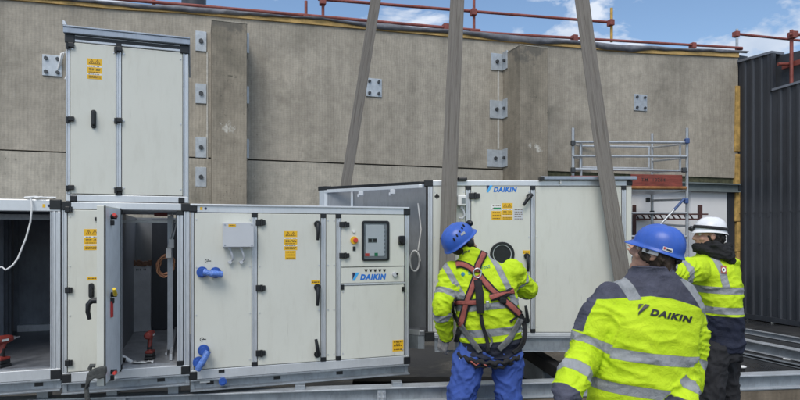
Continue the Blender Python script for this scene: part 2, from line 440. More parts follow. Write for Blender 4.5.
def put_text(mb, body, x0, x1, z0, z1, y, mi=0, bold=.02, shear=0.0):
    v, f = text2d(body, bold, shear)
    mb.add([(x0 + a * (x1 - x0), y, z0 + b * (z1 - z0)) for a, b in v], f, mi)


EMB_A = [(0, 1), (.42, 1), (.04, .36)]
EMB_B = [(.55, 1), (1.0, .97), (0, 0), (.03, .25)]


# ------------------------------------------------------------------ world and sun
wd = bpy.data.worlds.new('World'); SC.world = wd; wd.use_nodes = True
nt = wd.node_tree; bg = nt.nodes['Background']
sky = nt.nodes.new('ShaderNodeTexSky'); sky.sky_type = 'NISHITA'; sky.sun_disc = False
SUN_EL, SUN_AZ = math.radians(50), math.radians(192)       # azimuth from +Y towards +X : behind the camera
sky.sun_elevation = SUN_EL; sky.sun_rotation = SUN_AZ
sky.air_density = 1.0; sky.dust_density = 1.2; sky.ozone_density = 1.2
tc = nt.nodes.new('ShaderNodeTexCoord'); mp = nt.nodes.new('ShaderNodeMapping'); mp.inputs['Scale'].default_value = (1.0, 1.0, 2.4)
mp.inputs['Location'].default_value = (1.3, .7, .1)
L(nt, tc.outputs['Generated'], mp.inputs[0])
cn = N(nt, 'ShaderNodeTexNoise'); cn.inputs['Scale'].default_value = 6.0; cn.inputs['Detail'].default_value = 9; cn.inputs['Roughness'].default_value = .55
cn.inputs['Distortion'].default_value = .25; L(nt, mp.outputs[0], cn.inputs['Vector'])
sx = N(nt, 'ShaderNodeSeparateXYZ'); L(nt, tc.outputs['Generated'], sx.inputs[0])
hi = N(nt, 'ShaderNodeMapRange'); hi.inputs['From Min'].default_value = .42; hi.inputs['From Max'].default_value = .85; hi.inputs['To Max'].default_value = .22; L(nt, sx.outputs['Z'], hi.inputs[0])
ca_ = N(nt, 'ShaderNodeMath'); ca_.operation = 'ADD'; L(nt, cn.outputs[0], ca_.inputs[0]); L(nt, hi.outputs[0], ca_.inputs[1])
cf = ramp(nt, ca_.outputs[0], [(.50, (0, 0, 0)), (.57, (.85, .85, .85))])
cn2 = N(nt, 'ShaderNodeTexNoise'); cn2.inputs['Scale'].default_value = 8; cn2.inputs['Detail'].default_value = 5; L(nt, mp.outputs[0], cn2.inputs['Vector'])
cc = ramp(nt, cn2.outputs[0], [(.3, (3.6, 4.1, 4.9)), (.7, (5.6, 5.9, 6.4))])
skyc = mixc(nt, 1.0, sky.outputs[0], (.86, .92, .96), 'MULTIPLY')
L(nt, mixc(nt, cf.outputs[0], skyc, cc.outputs[0]), bg.inputs[0]); bg.inputs[1].default_value = .12
sd = bpy.data.lights.new('sun', 'SUN'); sd.energy = 1.3; sd.angle = math.radians(30); sd.color = (1.0, .95, .88)
so = bpy.data.objects.new('sun', sd); COL.objects.link(so)
sdir = Vector((math.sin(SUN_AZ) * math.cos(SUN_EL), math.cos(SUN_AZ) * math.cos(SUN_EL), math.sin(SUN_EL)))
so.rotation_euler = sdir.to_track_quat('Z', 'Y').to_euler(); so.location = sdir * 60
SC.view_settings.view_transform = 'Standard'; SC.view_settings.look = 'None'; SC.view_settings.exposure = 0.47; SC.view_settings.gamma = 1.0
SC.cycles.use_denoising = True
SC.cycles.max_bounces = 16; SC.cycles.diffuse_bounces = 9; SC.cycles.glossy_bounces = 6

# ------------------------------------------------------------------ ground
mb = MB(); S = 900
mb.add([(-S, -S, 0), (S, -S, 0), (S, S, 0), (-S, S, 0)], [(0, 1, 2, 3)])
g = mb.build('ground', 'ground'); g['kind'] = 'structure'

# ------------------------------------------------------------------ concrete building
FW = Frame(P(740, HY, 12.9).xy, math.radians(19), 0)
bld = thingF('concrete_building', FW, 'long board-marked concrete wall with two pilasters behind the units', 'building')


def wz(px, py, y=0): return FW.px(px, py, y)


TOP = [(-90, -17), (0, -8), (120, 2.6), (180, 6), (330, 19), (430, 28), (520, 36), (640, 46), (742, 50.5)]
def topy(px):
    for (a, b), (c, d) in zip(TOP, TOP[1:]):
        if px <= c: return b + (d - b) * (px - a) / (c - a)
    return TOP[-1][1]


SEAM = lambda px: 149.5 + .0395 * px
xs = list(range(-90, 741, 10)) + [738]
xs = sorted(x for x in set(xs) if x <= 738)
# upper panels with fine vertical joints
def upper(pa, pb):
    q = [p for p in xs if pa < p < pb]; q = [pa] + q + [pb]
    o = [wz(p, topy(p) + 7.5) for p in q] + [wz(p, SEAM(p) - .4) for p in reversed(q)]
    return o
m1 = MB()
m1.prism(upper(-90, 738), 0, .28); m1.build('wall_panel', 'conc', bld)
m1 = MB()
q = [p for p in xs if p <= 500] + [505]
m1.prism([wz(p, SEAM(p) + 1.1) for p in q] + [(wz(p, 0)[0], 0.0) for p in reversed(q)], -.012, .26)
m1.build('wall_panel', 'concpale', bld)
m1 = MB(); m1.prism([wz(p, SEAM(p) - .6) for p in (-90, 505)] + [wz(p, SEAM(p) + 1.3) for p in (505, -90)], .05, .2); m1.build('joint_strip', 'ink', bld)
# timber batten and flashing along the top
m1 = MB()
m1.prism([wz(p, topy(p) + 2.0) for p in xs] + [wz(p, topy(p) + 7.3) for p in reversed(xs)], -.03, .27)
m1.build('batten', 'timber', bld)
m1 = MB()
pts = []
for p in range(-90, 746, 5):
    w1 = float(np.interp(p, (-90, 0, 60, 100, 140, 200, 250, 290, 330, 350, 380, 420, 460, 500, 540, 560, 578, 602, 630, 650, 735), (5, 6, 4, 4, 5.5, 6.5, 4.5, 3, 2.6, 4.5, 7, 5.5, 4, 7.2, 7.3, 5, 4, 7, 7.3, 4, 3.4))) - 4.4 + noise.noise((p * .07, 0, 9)) * .9
    tp = noise.noise((p * .03, 5, 2)) * 1.3; a = wz(p, topy(p) + tp * .8); b = wz(p, topy(p) + 4.4 + w1)
    bulge = .075 + .07 * noise.noise((p * .08, 4, 0))
    pts.append([(a[0], .30, a[1] - .01), (a[0], .02, a[1] + .005), (a[0], -.04, a[1] - .01), (a[0], -bulge, (a[1] + b[1]) / 2), (b[0], -.045, b[1]), (b[0], -.031, b[1] + .004)])
n = len(pts[0]); v = [q for r in pts for q in r]
m1.add(v, [(i * n + k, (i + 1) * n + k, (i + 1) * n + k + 1, i * n + k + 1) for i in range(len(pts) - 1) for k in range(n - 1)], 0, True)
m1.build('roof_flashing', 'flash', bld)


def pilaster(pb, pf, pr, ptop, bottom, name):
    """pb wall-side left px, pf front-left px, pr front-right px"""
    d = .62
    x0 = FW.x(pf, -d); x1 = FW.x(pr, -d); zt = FW.px(pf, ptop, -d)[1]
    cw_ = FW.px(pf + (pr - pf) * .52, 128 if name == 1 else 146, -d); ch_ = FW.px(pf + (pr - pf) * .5, 76 if name == 1 else 97, -d)
    cm = concrete('pilaster_concrete', (.32, .282, .225), .6, (((cw_[0], -d, cw_[1]), (.30, 1.0, .22), (.62, .60, .54), 9, .50), ((ch_[0], -d, ch_[1]), (.36, 1.0, .06), (.10, .095, .075), 17, .47), ((x0 + .2, -d, zt), (.8, 1.5, .5), (.15, .14, .12), 3, .60)))
    m = MB(); m.box(x0, x1, -d, -.001, 0 if bottom is None else bottom, zt); o = m.build('pilaster', cm, bld, .012)
    m = MB(); m.box(x0 - .004, x1 + .004, -d - .004, -.0005, zt - .002, zt + .012); m.build('pilaster_cap', 'concpale', bld)
    # spalled pale patch
    return x0, x1, zt, d


p1 = pilaster(207, 212, 247, 20, None, 1)
p2 = pilaster(503, 520, 548, 45, None, 2)


def fixing(pa, pb, ya, yb, bolts, y=0.0, xyz=None):
    m = MB(); a = FW.px(pa, ya, y); b = FW.px(pb, yb, y)
    m.box(a[0], b[0], y - .022, y - .002, b[1], a[1]); o = m.build('fixing_plate', 'plate', bld, .003)
    w, h = b[0] - a[0], a[1] - b[1]; cx, cz = (a[0] + b[0]) / 2, (a[1] + b[1]) / 2
    sp = [(0, 0)] if bolts == 1 else [(-.3, -.32), (.3, -.32), (-.3, .32), (.3, .32)]
    for sx, sz in sp:
        k = MB(); k.cyl((cx + sx * w, y - .05, cz + sz * h), (cx + sx * w, y - .02, cz + sz * h), .027 if bolts > 1 else .035, 6, sm=False); k.build('bolt', 'bolt', o)
    return o


fixing(42.5, 62, 54.5, 77, 4); fixing(366, 381.5, 78, 97.5, 4); fixing(633.5, 646.5, 94, 111.5, 4)
for ya, yb in ((31, 52), (83.5, 104), (137, 158), (167, 187)):
    fixing(195.5, 206.5, ya, yb, 1)
for ya, yb, pa in ((53, 71, 490.5), (100, 119, 489.5), (149.5, 167.5, 487)):
    fixing(pa, 502.5, ya, yb, 1)
    m = MB(); z1 = wz(502, ya)[1]; z0 = wz(502, yb)[1]; x = p2[0]
    m.box(x - .02, x - .002, -.19, -.03, z0, z1); o = m.build('angle_plate', 'plate', bld, .003)
    k = MB(); k.cyl((x - .05, -.11, (z0 + z1) / 2), (x - .015, -.11, (z0 + z1) / 2), .03, 6, sm=False); k.build('bolt', 'bolt', o)
for ya, yb in ((35, 55), (88, 105), (140, 159)):
    x = p1[1]; z1 = FW.px(249, ya, -.3)[1]; z0 = FW.px(249, yb, -.3)[1]
    m = MB(); m.box(x + .002, x + .05, -.40, -.05, z0, z1); m.build('angle_plate', 'plate', bld, .003)
for px_, ya, yb in ((206.4, 52, 200), (497.5, 62, 149)):
    m = MB(); a = wz(px_, ya); b = wz(px_ + 1.6, yb); m.box(a[0], b[0], -.008, 0.004, b[1], a[1]); m.build('joint_mortar', 'mortar', bld)
# wires from the left plate
m = MB(); a = wz(61, 52)
m.tube([(a[0] - .03, -.03, a[1] - .25), (a[0] + .02, -.10, a[1] - .05), (a[0] + .10, -.06, a[1] + .02), (a[0] + .13, -.05, a[1] - .22), (a[0] + .06, -.04, a[1] - .40)], .012, 6)
m.tube([(a[0], -.03, a[1] - .2), (a[0] + .06, -.09, a[1] - .02), (a[0] + .15, -.05, a[1] - .10)], .010, 6)
m.build('wire_tail', 'cable', bld)
# below the panel on the right: damp sill, steel beam, white infill, insulation
xa, xb = FW.x(545), FW.x(737)
m = MB(); m.box(xa, xb, .03, .26, wz(700, 183.3)[1], wz(700, 176.95)[1]); m.build('damp_sill', 'moss', bld)
m = MB(); zt, zb = wz(715, 183.5)[1], wz(715, 192)[1]
m.box(xa, xb, -.10, .02, zt - .025, zt); m.box(xa, xb, -.10, .02, zb, zb + .025); m.box(xa, xb, -.03, -.015, zb + .0255, zt - .0255); m.build('steel_lintel', 'beamgrey', bld)
m = MB()
for (a_, b_) in ((545, 631), (632, 689), (690.5, 727)):
    m.box(FW.x(a_, .022), FW.x(b_, .022), .022, .12, 0.9, zb + .10)
m.build('white_infill_panel', 'whitewall', bld, .004)
m = MB(); m.box(FW.x(545, .03), FW.x(737, .03), .03, .11, 0, .899); m.build('infill_plinth', 'beamgrey', bld)
m = MB(); m.box(FW.x(727.5, .02), FW.x(734, .02), .0, .121, 0, zb - .003); m.build('dark_post', 'clad', bld)
m = MB(); m.box(FW.x(737.6), FW.x(750), .06, .32, 0, wz(738, 54)[1]); m.build('corner_filler', 'clad', bld)
m = MB()
rnd = random.Random(4)
for (ya, yb) in ((86, 152), (154, 185), (192, 222), (222, 252), (252, 300)):
    a = wz(735.5, ya)[1]; b = wz(735.5, yb)[1]; xo = FW.x(734.3 + rnd.uniform(-.6, .8)); x1_ = FW.x(739.2)
    m.prism([(xo, b + .01), (x1_, b + .01), (x1_, a), (xo + .03, a)], -.035 - .01 * rnd.random(), .1)
m.build('insulation_strip', 'yellowwool', bld, .01)

# ------------------------------------------------------------------ dark clad building on the right
FC = Frame(FW.w(FW.x(738.6), -.0, 0).xy, math.radians(19 - 90), 0)      # x runs towards the camera, y inward to the right
cb = thingF('clad_building', FC, 'dark blue ribbed metal clad building at the right edge', 'building')


def rib(x0, x1, ztop, zbot=.02):
    m = MB(); pts = []; x = x0; per = .195
    prof = [(0, 0), (.105, 0), (.125, -.032), (.175, -.032), (.195, 0)]
    line = []
    k = 0
    while x < x1 - 1e-6:
        for a, b in prof[:-1]:
            if x + a < x1: line.append((x + a, b))
        x += per
    line.append((x1, 0))
    v = [(a, b, zbot) for a, b in line] + [(a, b, ztop(a)) for a, b in line]
    n = len(line); m.add(v, [(i, i + 1, i + 1 + n, i + n) for i in range(n - 1)])
    return m


xn = FC.x(773.5)
tz = FC.px(742, 62)[1]; tz2 = FC.px(773, 53.5)[1]
sz1 = FC.px(774, 91)[1]; sz2 = FC.px(800, 83.5)[1]; xr = FC.x(800)
top1 = lambda x: tz + (tz2 - tz) * x / xn
top2 = lambda x: sz1 + (sz2 - sz1) * (x - xn) / (xr - xn)
rib(0.0, xn, top1).build('cladding', 'clad', cb)
rib(xn, 6.5, top2).build('cladding', 'clad', cb)
m = MB(); m.prism([(0, top1(0) - .0), (xn, top1(xn)), (xn, top1(xn) + .05), (0, top1(0) + .05)], -.05, .3); m.build('parapet_trim', 'cladtrim', cb)
m = MB(); m.prism([(xn, top2(xn)), (6.5, top2(6.5)), (6.5, top2(6.5) + .045), (xn, top2(xn) + .045)], -.05, .2); m.build('parapet_trim', 'cladtrim', cb)
m = MB(); m.prism([(xn - .03, top2(xn)), (xn + .025, top2(xn)), (xn + .025, top1(xn)), (xn - .03, top1(xn))], -.045, .03); m.build('corner_trim', 'clad', cb)
for zf in (.5, 1.6, 2.15, 3.3):
    for i in range(8):
        k = MB(); x_ = .15 + .195 * i; k.cyl((x_, -.034, zf), (x_, -.046, zf), .009, 8); k.build('screw', 'clad', cb)
m = MB(); m.box(.0, 3.0, -.0335, -.029, 2.24, 2.255); m.build('sheet_lap', 'clad', cb)
m = MB(); m.box(-.01, 6.5, -.05, .0, .02, .12); m.build('base_trim', 'clad', cb)
m = MB(); m.box(0.02, 6.5, .25, .45, 0, sz1 - .1); m.build('inner_wall', 'clad', cb)
m = MB(); m.box(-.05, xn, .24, .3, sz1 - .2, tz - .02); m.build('inner_wall', 'clad', cb)
m = MB()
v = []; nx, nz = 16, 10
for i in range(nx + 1):
    for j in range(nz + 1):
        x = xn - .35 + i * .25; z = sz1 - .25 + j * (tz2 - sz1 + .22) / nz
        v.append((x, .20 + .05 * noise.noise((x * 2, z * 2, 0)), z + .03 * math.sin(x * 3) * (j == nz)))
m.add(v, [(i * (nz + 1) + j, (i + 1) * (nz + 1) + j, (i + 1) * (nz + 1) + j + 1, i * (nz + 1) + j + 1) for i in range(nx) for j in range(nz)], 0, True)
m.build('debris_net', 'net', cb)
m = MB(); m.box(xn + .1, 5, .10, .14, FC.px(790, 67, .1)[1], FC.px(790, 62, .1)[1]); m.build('timber_rail', 'redplank', cb)

# ------------------------------------------------------------------ guard rail on the roof
gr = thingF('roof_guardrail', FW, 'rusty red tube guardrail along the concrete wall top', 'guardrail')
def tubeF(par, name, m_, a, b, r, y=.35, F=FW):
    k = MB(); p = F.px(a[0], a[1], y); q = F.px(b[0], b[1], y); k.cyl((p[0], y, p[1]), (q[0], y, q[1]), r, 10); return k.build(name, m_, par)
tubeF(gr, 'rail', 'scaffred', (318, -1), (613, 22.5), .028)
tubeF(gr, 'rail', 'scaffred', (60, -6), (480, 30.5), .028, .25)
tubeF(gr, 'rail', 'scaffred', (470, 32), (742, 48), .028, .25)
tubeF(gr, 'rail', 'scaffred', (736, 34), (800, 40.5), .030, .6)
tubeF(gr, 'rail', 'scaffred', (736, 49), (742, 49), .03, .3)
for px_, a_, b_, mm in ((323, -8, 24, 'scaffred'), (474, -2, 34, 'scaffred'), (306, 1, 20, 'scaffred'), (154, -14, 7, 'scaffred')):
    tubeF(gr, 'standard', mm, (px_, a_), (px_, b_), .026, .28)
tubeF(gr, 'standard', 'ochre', (611.5, 8), (611.5, 42), .028, .28)
tubeF(gr, 'standard', 'scaffalu', (737, 29), (737, 52), .03, .55)
for px_, py_ in ((306, 18), (446, 27), (575, 38), (693.5, 45.5), (611.5, 22.5), (474, 12), (737, 34), (323, 1)):
    p = FW.px(px_, py_, .24); k = MB(); k.box(p[0] - .05, p[0] + .05, .20, .33, p[1] - .06, p[1] + .06); k.build('coupler', 'scaffred', gr, .01)
# scaffold post and ledger above the notch of the dark building
FN = Frame(FC.w(FC.x(791.5, .06), .06, 0).xy, math.radians(10), 0)
g2 = thingF('scaffold_post', FN, 'red scaffold post with short cross tube above the dark cladding', 'scaffold')
z0, z1 = FN.px(792, 84)[1], FN.px(792, 30)[1]
m = MB(); m.cyl((0, 0, 0), (0, 0, z1), .034, 12); m.build('standard', 'scaffred', g2)
zz = FN.px(792, 36)[1]; m = MB(); m.cyl((-.12, -.06, zz), (.9, -.06, zz + .05), .032, 12); m.build('ledger', 'scaffred', g2)
m = MB(); m.box(-.06, .06, -.11, .05, zz - .06, zz + .07); m.build('coupler', 'scaffred', g2, .01)
zz = FN.px(792, 64)[1]; m = MB(); m.cyl((-.25, .06, zz), (.9, .06, zz + .06), .03, 12); m.build('ledger', 'redplank', g2)
# roof cowl cut by the top of the frame
pc = FW.w(FW.x(194), .9, FW.px(194, 3, .9)[1]); cw = thing('roof_cowl', pc, 0, 'dark round vent cowl on the roof beside the red guardrail', 'vent')
m = MB(); m.cyl((0, 0, -.5), (0, 0, .12), .20, 20); m.cyl((0, 0, .12), (0, 0, .55), .155, 20); m.build('pipe', 'clad', cw)
m = MB(); m.cyl((0, 0, .60), (0, 0, .66), .26, 20, r1=.05); m.cyl((0, 0, .55), (0, 0, .6), .26, 20); m.build('hood', 'clad', cw)

# ------------------------------------------------------------------ scaffold tower
sc0 = P(573, HY, 10.4); sc0.z = 0
st = thing('scaffold_tower', sc0, 0, 'aluminium scaffold tower with red toe boards in front of the concrete wall', 'scaffold')
A, B, Cc, D = (573, 10.4), (581, 11.5), (687, 10.7), (652, 11.7)
def W(px, py, d): return P(px, py, d) - sc0
def rod(name, pts, r, m_='scaffalu', par=st):
    k = MB(); k.tube(pts, r, 10); return k.build(name, m_, par)
for (px_, d), t in ((A, 128), (B, 143), (Cc, 128), (D, 133.5)):
    p = W(px_, t, d); o = rod('standard', [(p.x, p.y, 0), p], .027)
for ya, yb in ((142, 142.5), (156, 156.5), (169, 171)):
    rod('guardrail', [W(573, ya, 10.36), W(687, yb, 10.66)], .022)
for ya, yb in ((146, 147), (167.5, 168.5)):
    rod('guardrail', [W(581, ya, 11.54), W(652, yb, 11.74)], .022)
for ya, yb in ((143.5, 147.5), (157.5, 161), (170, 172), (199.5, 200.5), (226, 224), (243, 240)):
    rod('end_rung', [W(687, ya, 10.7), W(652, yb, 11.7)], .02)
for ya, yb in ((144, 146), (157, 158), (170, 169.5)):
    rod('end_rung', [W(573, ya, 10.4), W(581, yb, 11.5)], .02)
for (px_, ya, yb, d) in ((649, 147, 168, 11.5), (680, 144.5, 170, 10.72), (599.5, 157, 170, 10.4), (580.5, 143, 169, 10.45)):
    rod('inner_upright', [W(px_, ya, d), W(px_, yb, d)], .022)
rod('guardrail', [W(573, 213, 10.36), W(687, 213, 10.66)], .018); rod('guardrail', [W(573, 236, 10.36), W(687, 236.5, 10.66)], .018)
rod('diagonal_brace', [W(684, 199, 10.6), W(648, 238, 10.6), W(630, 258, 10.6)], .02)
rod('brace_sleeve', [W(684.5, 198.5, 10.6), W(674, 210, 10.6)], .024, 'blueplas')
for px_, py_, d, mm in ((686, 201, 10.64, 'blueplas'), (687, 141, 10.64, 'blueplas'), (573, 143, 10.34, 'bolt'), (600, 142, 10.3, 'bolt'), (652, 213, 11.6, 'bolt'), (648, 200, 11.6, 'bolt'), (573, 170, 10.34, 'bolt'), (684, 170, 10.6, 'bolt')):
    p = W(px_, py_, d); k = MB(); k.box(p.x - .036, p.x + .036, p.y - .036, p.y + .036, p.z - .045, p.z + .045); k.build('coupler', mm, st, .012)
zb_ = W(660, 186.8, 10.65).z
a, b = W(570, 186, 10.35), W(684, 186, 10.65); c, d_ = W(652, 186, 11.7), W(578, 186, 11.6)
m = MB(); m.plan([(a.x, a.y + .03), (b.x, b.y + .03), (c.x, c.y), (d_.x, d_.y)], zb_ - .07, zb_ - .01); m.build('platform', 'scaffalu', st)
def toeboard(p, q, h, t=.03):
    dx = (q - p).normalized(); nrm = Vector((-dx.y, dx.x, 0)) * t
    m = MB(); m.plan([(p.x, p.y), (q.x, q.y), (q.x + nrm.x, q.y + nrm.y), (p.x + nrm.x, p.y + nrm.y)], zb_, zb_ + h); return m.build('toe_board', 'redplank', st, .006)
toeboard(W(571, 186, 10.35), W(629, 186, 10.5), .17); tb = toeboard(W(631, 186, 10.5), W(682.5, 186, 10.64), .21)
m = MB()
v, f = text2d('TM  10264', .01)
p, q = W(641, 186, 10.48), W(665, 186, 10.545)
m.add([(p.x + (q.x - p.x) * a_, p.y + (q.y - p.y) * a_ - .012, zb_ + .08 + .06 * b_) for a_, b_ in v], f); m.build('board_mark', 'ink', tb)
rod('platform_edge', [W(570, 187.5, 10.33), W(686, 188, 10.66)], .028, 'rustedge')
# dark red trestle beam seen through the tower
tr = thing('trestle_beam', P(655, 217, 12.0) * 1.0, 0, 'dark red lattice beam seen behind the scaffold tower legs', 'beam')
o0 = P(655, 217, 12.0)
m = MB()
for ya, yb in ((213.5, 215.5), (218.5, 220.5)):
    p, q = P(633, ya, 12.0) - o0, P(700, yb, 12.3) - o0; m.box(p.x, q.x, -.03, .03, q.z, p.z)
m.build('chord', 'darkred', tr)
m = MB()
for k in range(10):
    p = P(636 + k * 6, 215, 12.05) - o0; q = P(639 + k * 6, 219, 12.05) - o0; m.cyl(p, (q.x, q.y, q.z), .016, 6)
m.build('lattice', 'darkred', tr)
m = MB(); p = P(634, 205, 12.0) - o0; m.box(p.x - .03, p.x + .03, -.04, .04, -o0.z, p.z); p = P(700, 205, 12.0) - o0; m.box(p.x - .03, p.x + .03, -.04, .04, -o0.z, p.z); m.build('leg', 'darkred', tr)

# ------------------------------------------------------------------ ventilation units
F1 = Frame((.0433, 5.2), math.radians(19), 0)


def corner_blocks(par, pts, s=.052):
    for (x, z) in pts:
        m = MB(); m.box(x - s / 2, x + s / 2, -.006, .05, z - s / 2, z + s / 2); m.build('corner_block', 'black', par, .006)


def post(par, x0, x1, z0, z1, caps=True, y0=0.0):
    """extruded aluminium profile with a groove, black plastic end caps"""
    w = x1 - x0; g = w * .30
    m = MB(); m.box(x0, x0 + g, y0, y0 + .05, z0, z1); m.box(x1 - g * 1.35, x1, y0, y0 + .05, z0, z1); m.box(x0 + g - .001, x1 - g * 1.35 + .001, y0 + .006, y0 + .045, z0 + .001, z1 - .001)
    o = m.build('post', 'alu', par, .002)
    if caps:
        for z in (z0, z1):
            s = 1 if z == z0 else -1
            k = MB(); k.box(x0 - .002, x1 + .002, y0 - .004, y0 + .048, z - .002 * s, z + .035 * s); k.build('end_cap', 'black', o, .003)
    return o


def panel(par, x0, x1, z0, z1, y=.004, name='panel', m_='panel', rivets=True):
    m = MB(); m.box(x0, x1, y, y + .045, z0, z1); o = m.build(name, m_, par, .004)
    if rivets:
        n = max(2, int((z1 - z0) / .38) + 1)
        for i in range(n):
            z = z0 + .05 + (z1 - z0 - .1) * i / (n - 1)
            for x in (x0 + .014, x1 - .014):
                k = MB(); k.cyl((x, y - .004, z), (x, y + .002, z), .006, 8); k.build('rivet', 'alu', o)
    return o


def hinge(par, x, z, y=0.0, w=.075, h=.05):
    m = MB(); m.box(x - w * .45, x + w * .12, y - .018, y + .0, z - h / 2, z + h / 2); m.box(x + w * .16, x + w * .55, y - .022, y + .002, z - h * .42, z + h * .42)
    m.cyl((x + w * .14, y - .020, z - h * .56), (x + w * .14, y - .020, z + h * .56), .010, 10)
    return m.build('hinge', 'black', par, .004)


def lever(par, x, z0, z1, y=0.0, tilt=0.0, mi='black', pivot='top'):
    """lever handle: round rose at one end, bowed tapering grip"""
    zp, ze = (z1, z0) if pivot == 'top' else (z0, z1)
    m = MB(); m.cyl((x, y, zp), (x, y - .018, zp), .027, 18); m.cyl((x, y - .018, zp), (x, y - .045, zp), .017, 14)
    pts = [(x, y - .040, zp), (x + tilt * .25, y - .052, zp + (ze - zp) * .25), (x + tilt * .6, y - .056, zp + (ze - zp) * .6), (x + tilt, y - .046, ze)]
    m.tube(pts, [.017, .016, .0145, .012], 12)
    return m.build('handle', mi, par)


def tri(m, cx, cz, s, y, mi_black=1, mi_in=0):
    m.prism([(cx - s, cz - s * .8), (cx + s, cz - s * .8), (cx, cz + s)], y, y + .0006, mi_black)
    m.prism([(cx - s * .68, cz - s * .62), (cx + s * .68, cz - s * .62), (cx, cz + s * .64)], y - .0007, y, mi_in)
    m.prism([(cx - s * .12, cz - s * .5), (cx + s * .14, cz - s * .5), (cx + s * .05, cz + s * .3), (cx - s * .12, cz + s * .2)], y - .0014, y - .0007, mi_black)


def sticker(par, x0, x1, z0, z1, y, rows=3, extra=0.0, name='warning_sticker'):
    """yellow hazard sticker: twin triangles, white strips and rows of small print"""
    m = MB(); y -= .0012; h = z1 - z0; w = x1 - x0
    m.box(x0, x1, y, y + .0012, z0, z1, 0); y -= .0006
    for s in (.30, .70): tri(m, x0 + w * s, z1 - h * .155, min(w * .20, h * .13), y)
    m.box(x0, x1, y, y + .0005, z1 - h * .42, z1 - h * .33, 2); m.box(x0, x1, y, y + .0005, z1 - h * .80, z1 - h * .72, 2)
    y -= .0006; rn = random.Random(int(x0 * 1000))
    for zz, mi in ((.375, 3), (.50, 3), (.56, 3), (.66, 1), (.76, 3), (.86, 1), (.93, 1)):
        x = x0 + w * (.1 if zz > .6 else .12)
        while x < x1 - w * .15:
            l = w * rn.uniform(.06, .16); m.box(x, min(x + l, x1 - w * .08), y, y + .0005, z1 - h * zz - h * .014, z1 - h * zz + h * .014, mi); x += l + w * .04
            if zz < .6 and abs(x - (x0 + w / 2)) < w * .08: x += w * .12
    return m.build(name, ['yellow', 'brownink', 'white', 'ink'], par)


def small_sticker(par, x0, x1, z0, z1, y, lines=1, base='yellow', name='small_label'):
    m = MB(); y -= .0012; m.box(x0, x1, y, y + .0012, z0, z1, 0); h = z1 - z0; w = x1 - x0; rn = random.Random(int(x1 * 997))
    for i in range(lines):
        zz = z1 - h * (i + .5) / lines; x = x0 + w * .12
        while x < x1 - w * .15:
            l = w * rn.uniform(.08, .2); m.box(x, min(x + l, x1 - w * .08), y - .0006, y - .0001, zz - h * .12 / lines * 1.2, zz + h * .12 / lines * 1.2, 1); x += l + w * .05
    return m.build(name, [base, 'brownink'], par)


def logo(par, x0, x1, z0, z1, y):
    w = x1 - x0; h = z1 - z0; e = w * .20
    m = MB()
    m.prism([(x0 + a * e * .95, z0 - h * .05 + b * h * 1.15) for a, b in [(0, 1), (.52, 1), (.02, .12)]], y - .0012, y, 1)
    m.prism([(x0 + a * e * .95, z0 - h * .05 + b * h * 1.15) for a, b in [(.56, 1), (1.06, 1), (.34, .0), (0, 0), (.08, .14)]], y - .0012, y, 2)
    put_text(m, 'DAIKIN', x0 + e * 1.12, x1, z0, z0 + h * .84, y - .001, 0, .06, .22)
    return m.build('logo', ['logoblue', 'logodark', 'logocyan'], par)


def rail_dots(par, x, z, y=0.0):
    m = MB(); m.box(x, x + .018, y - .0015, y - .0004, z - .012, z + .012, 0); m.build('rail_label', 'yellow', par)
    m = MB(); m.cyl((x + .042, y - .002, z), (x + .042, y, z), .010, 12); m.build('rail_plug', 'logodark', par)


def base_channel(par, W_, z1, z0, D, x0=0.0):
    """galvanised C-channel under the module with slots"""
    m = MB(); m.box(x0, W_, .046, .056, z0, z1 - .001, 0); m.box(x0, W_, -.02, .06, z0 - .0, z0 + .012, 0); m.box(x0, W_, -.008, .06, z1 - .014, z1 - .002, 0)
    m.box(x0, W_, D - .03, D, z0, z1 - .002, 0); m.box(x0, x0 + .03, .03, D - .03, z0, z1 - .002, 0); m.box(W_ - .03, W_, .03, D - .03, z0, z1 - .002, 0)
    o = m.build('base_channel', 'steel', par, .002)
    k = MB(); x = x0 + .12
    while x < W_ - .15:
        k = MB(); k.box(x, x + .055, .0435, .0455, (z0 + z1) / 2 - .012, (z0 + z1) / 2 + .014); k.build('slot', 'black', o); x += .52
    return o


# ---- heights
Z0A, Z0B, Z0C = .742, .710, .662          # undersides of the three lower modules (on packers)
BEAM_TOP = .572

# ---- module C : the long control module
FCm = F1.at(190.3, Z0C); X = FCm.x; Z = FCm.z
WC = X(409.2); HC = Z(190.5, 204.2); DC = 1.45
uc = thingF('ventilation_unit', FCm, 'long low cream ventilation unit with control window, blue capped pipes and black lever handles', 'ventilation unit', 'cream ventilation units')
rb = .072; rt = .062
m = MB(); m.box(.0, WC, .0, .05, HC - rt, HC); m.box(-.0, WC, -.012, .0, HC - .012, HC + .004); m.build('top_rail', 'alurail', uc, .004)
m = MB(); m.box(.0, WC, .0, .05, 0, rb); m.build('bottom_rail', 'alurail', uc, .004)
m = MB(); m.box(.002, WC - .002, .05, DC, HC - .04, HC - .004); m.build('roof', 'roofgrey', uc)
m = MB(); m.box(.002, .04, .051, DC, .02, HC - .041); m.box(WC - .04, WC - .002, .051, DC, .02, HC - .041); m.box(.041, WC - .041, DC - .04, DC, .02, HC - .041); m.box(.041, WC - .041, .051, DC - .041, .002, .04); m.build('casing', 'panel', uc)
base_channel(uc, WC, 0, BEAM_TOP - Z0C, DC)
zb, zt = rb + .004, HC - rt - .004
pC1 = post(uc, 0.001, X(193.8), rb, HC - rt, False)
pp2 = post(uc, X(252.3), X(257.2), rb, HC - rt); pp3 = post(uc, X(321.2), X(325.8), rb, HC - rt); pp4 = post(uc, X(336.4), X(340.6), rb, HC - rt)
pp5 = post(uc, X(404.8), WC - .001, rb, HC - rt, False)
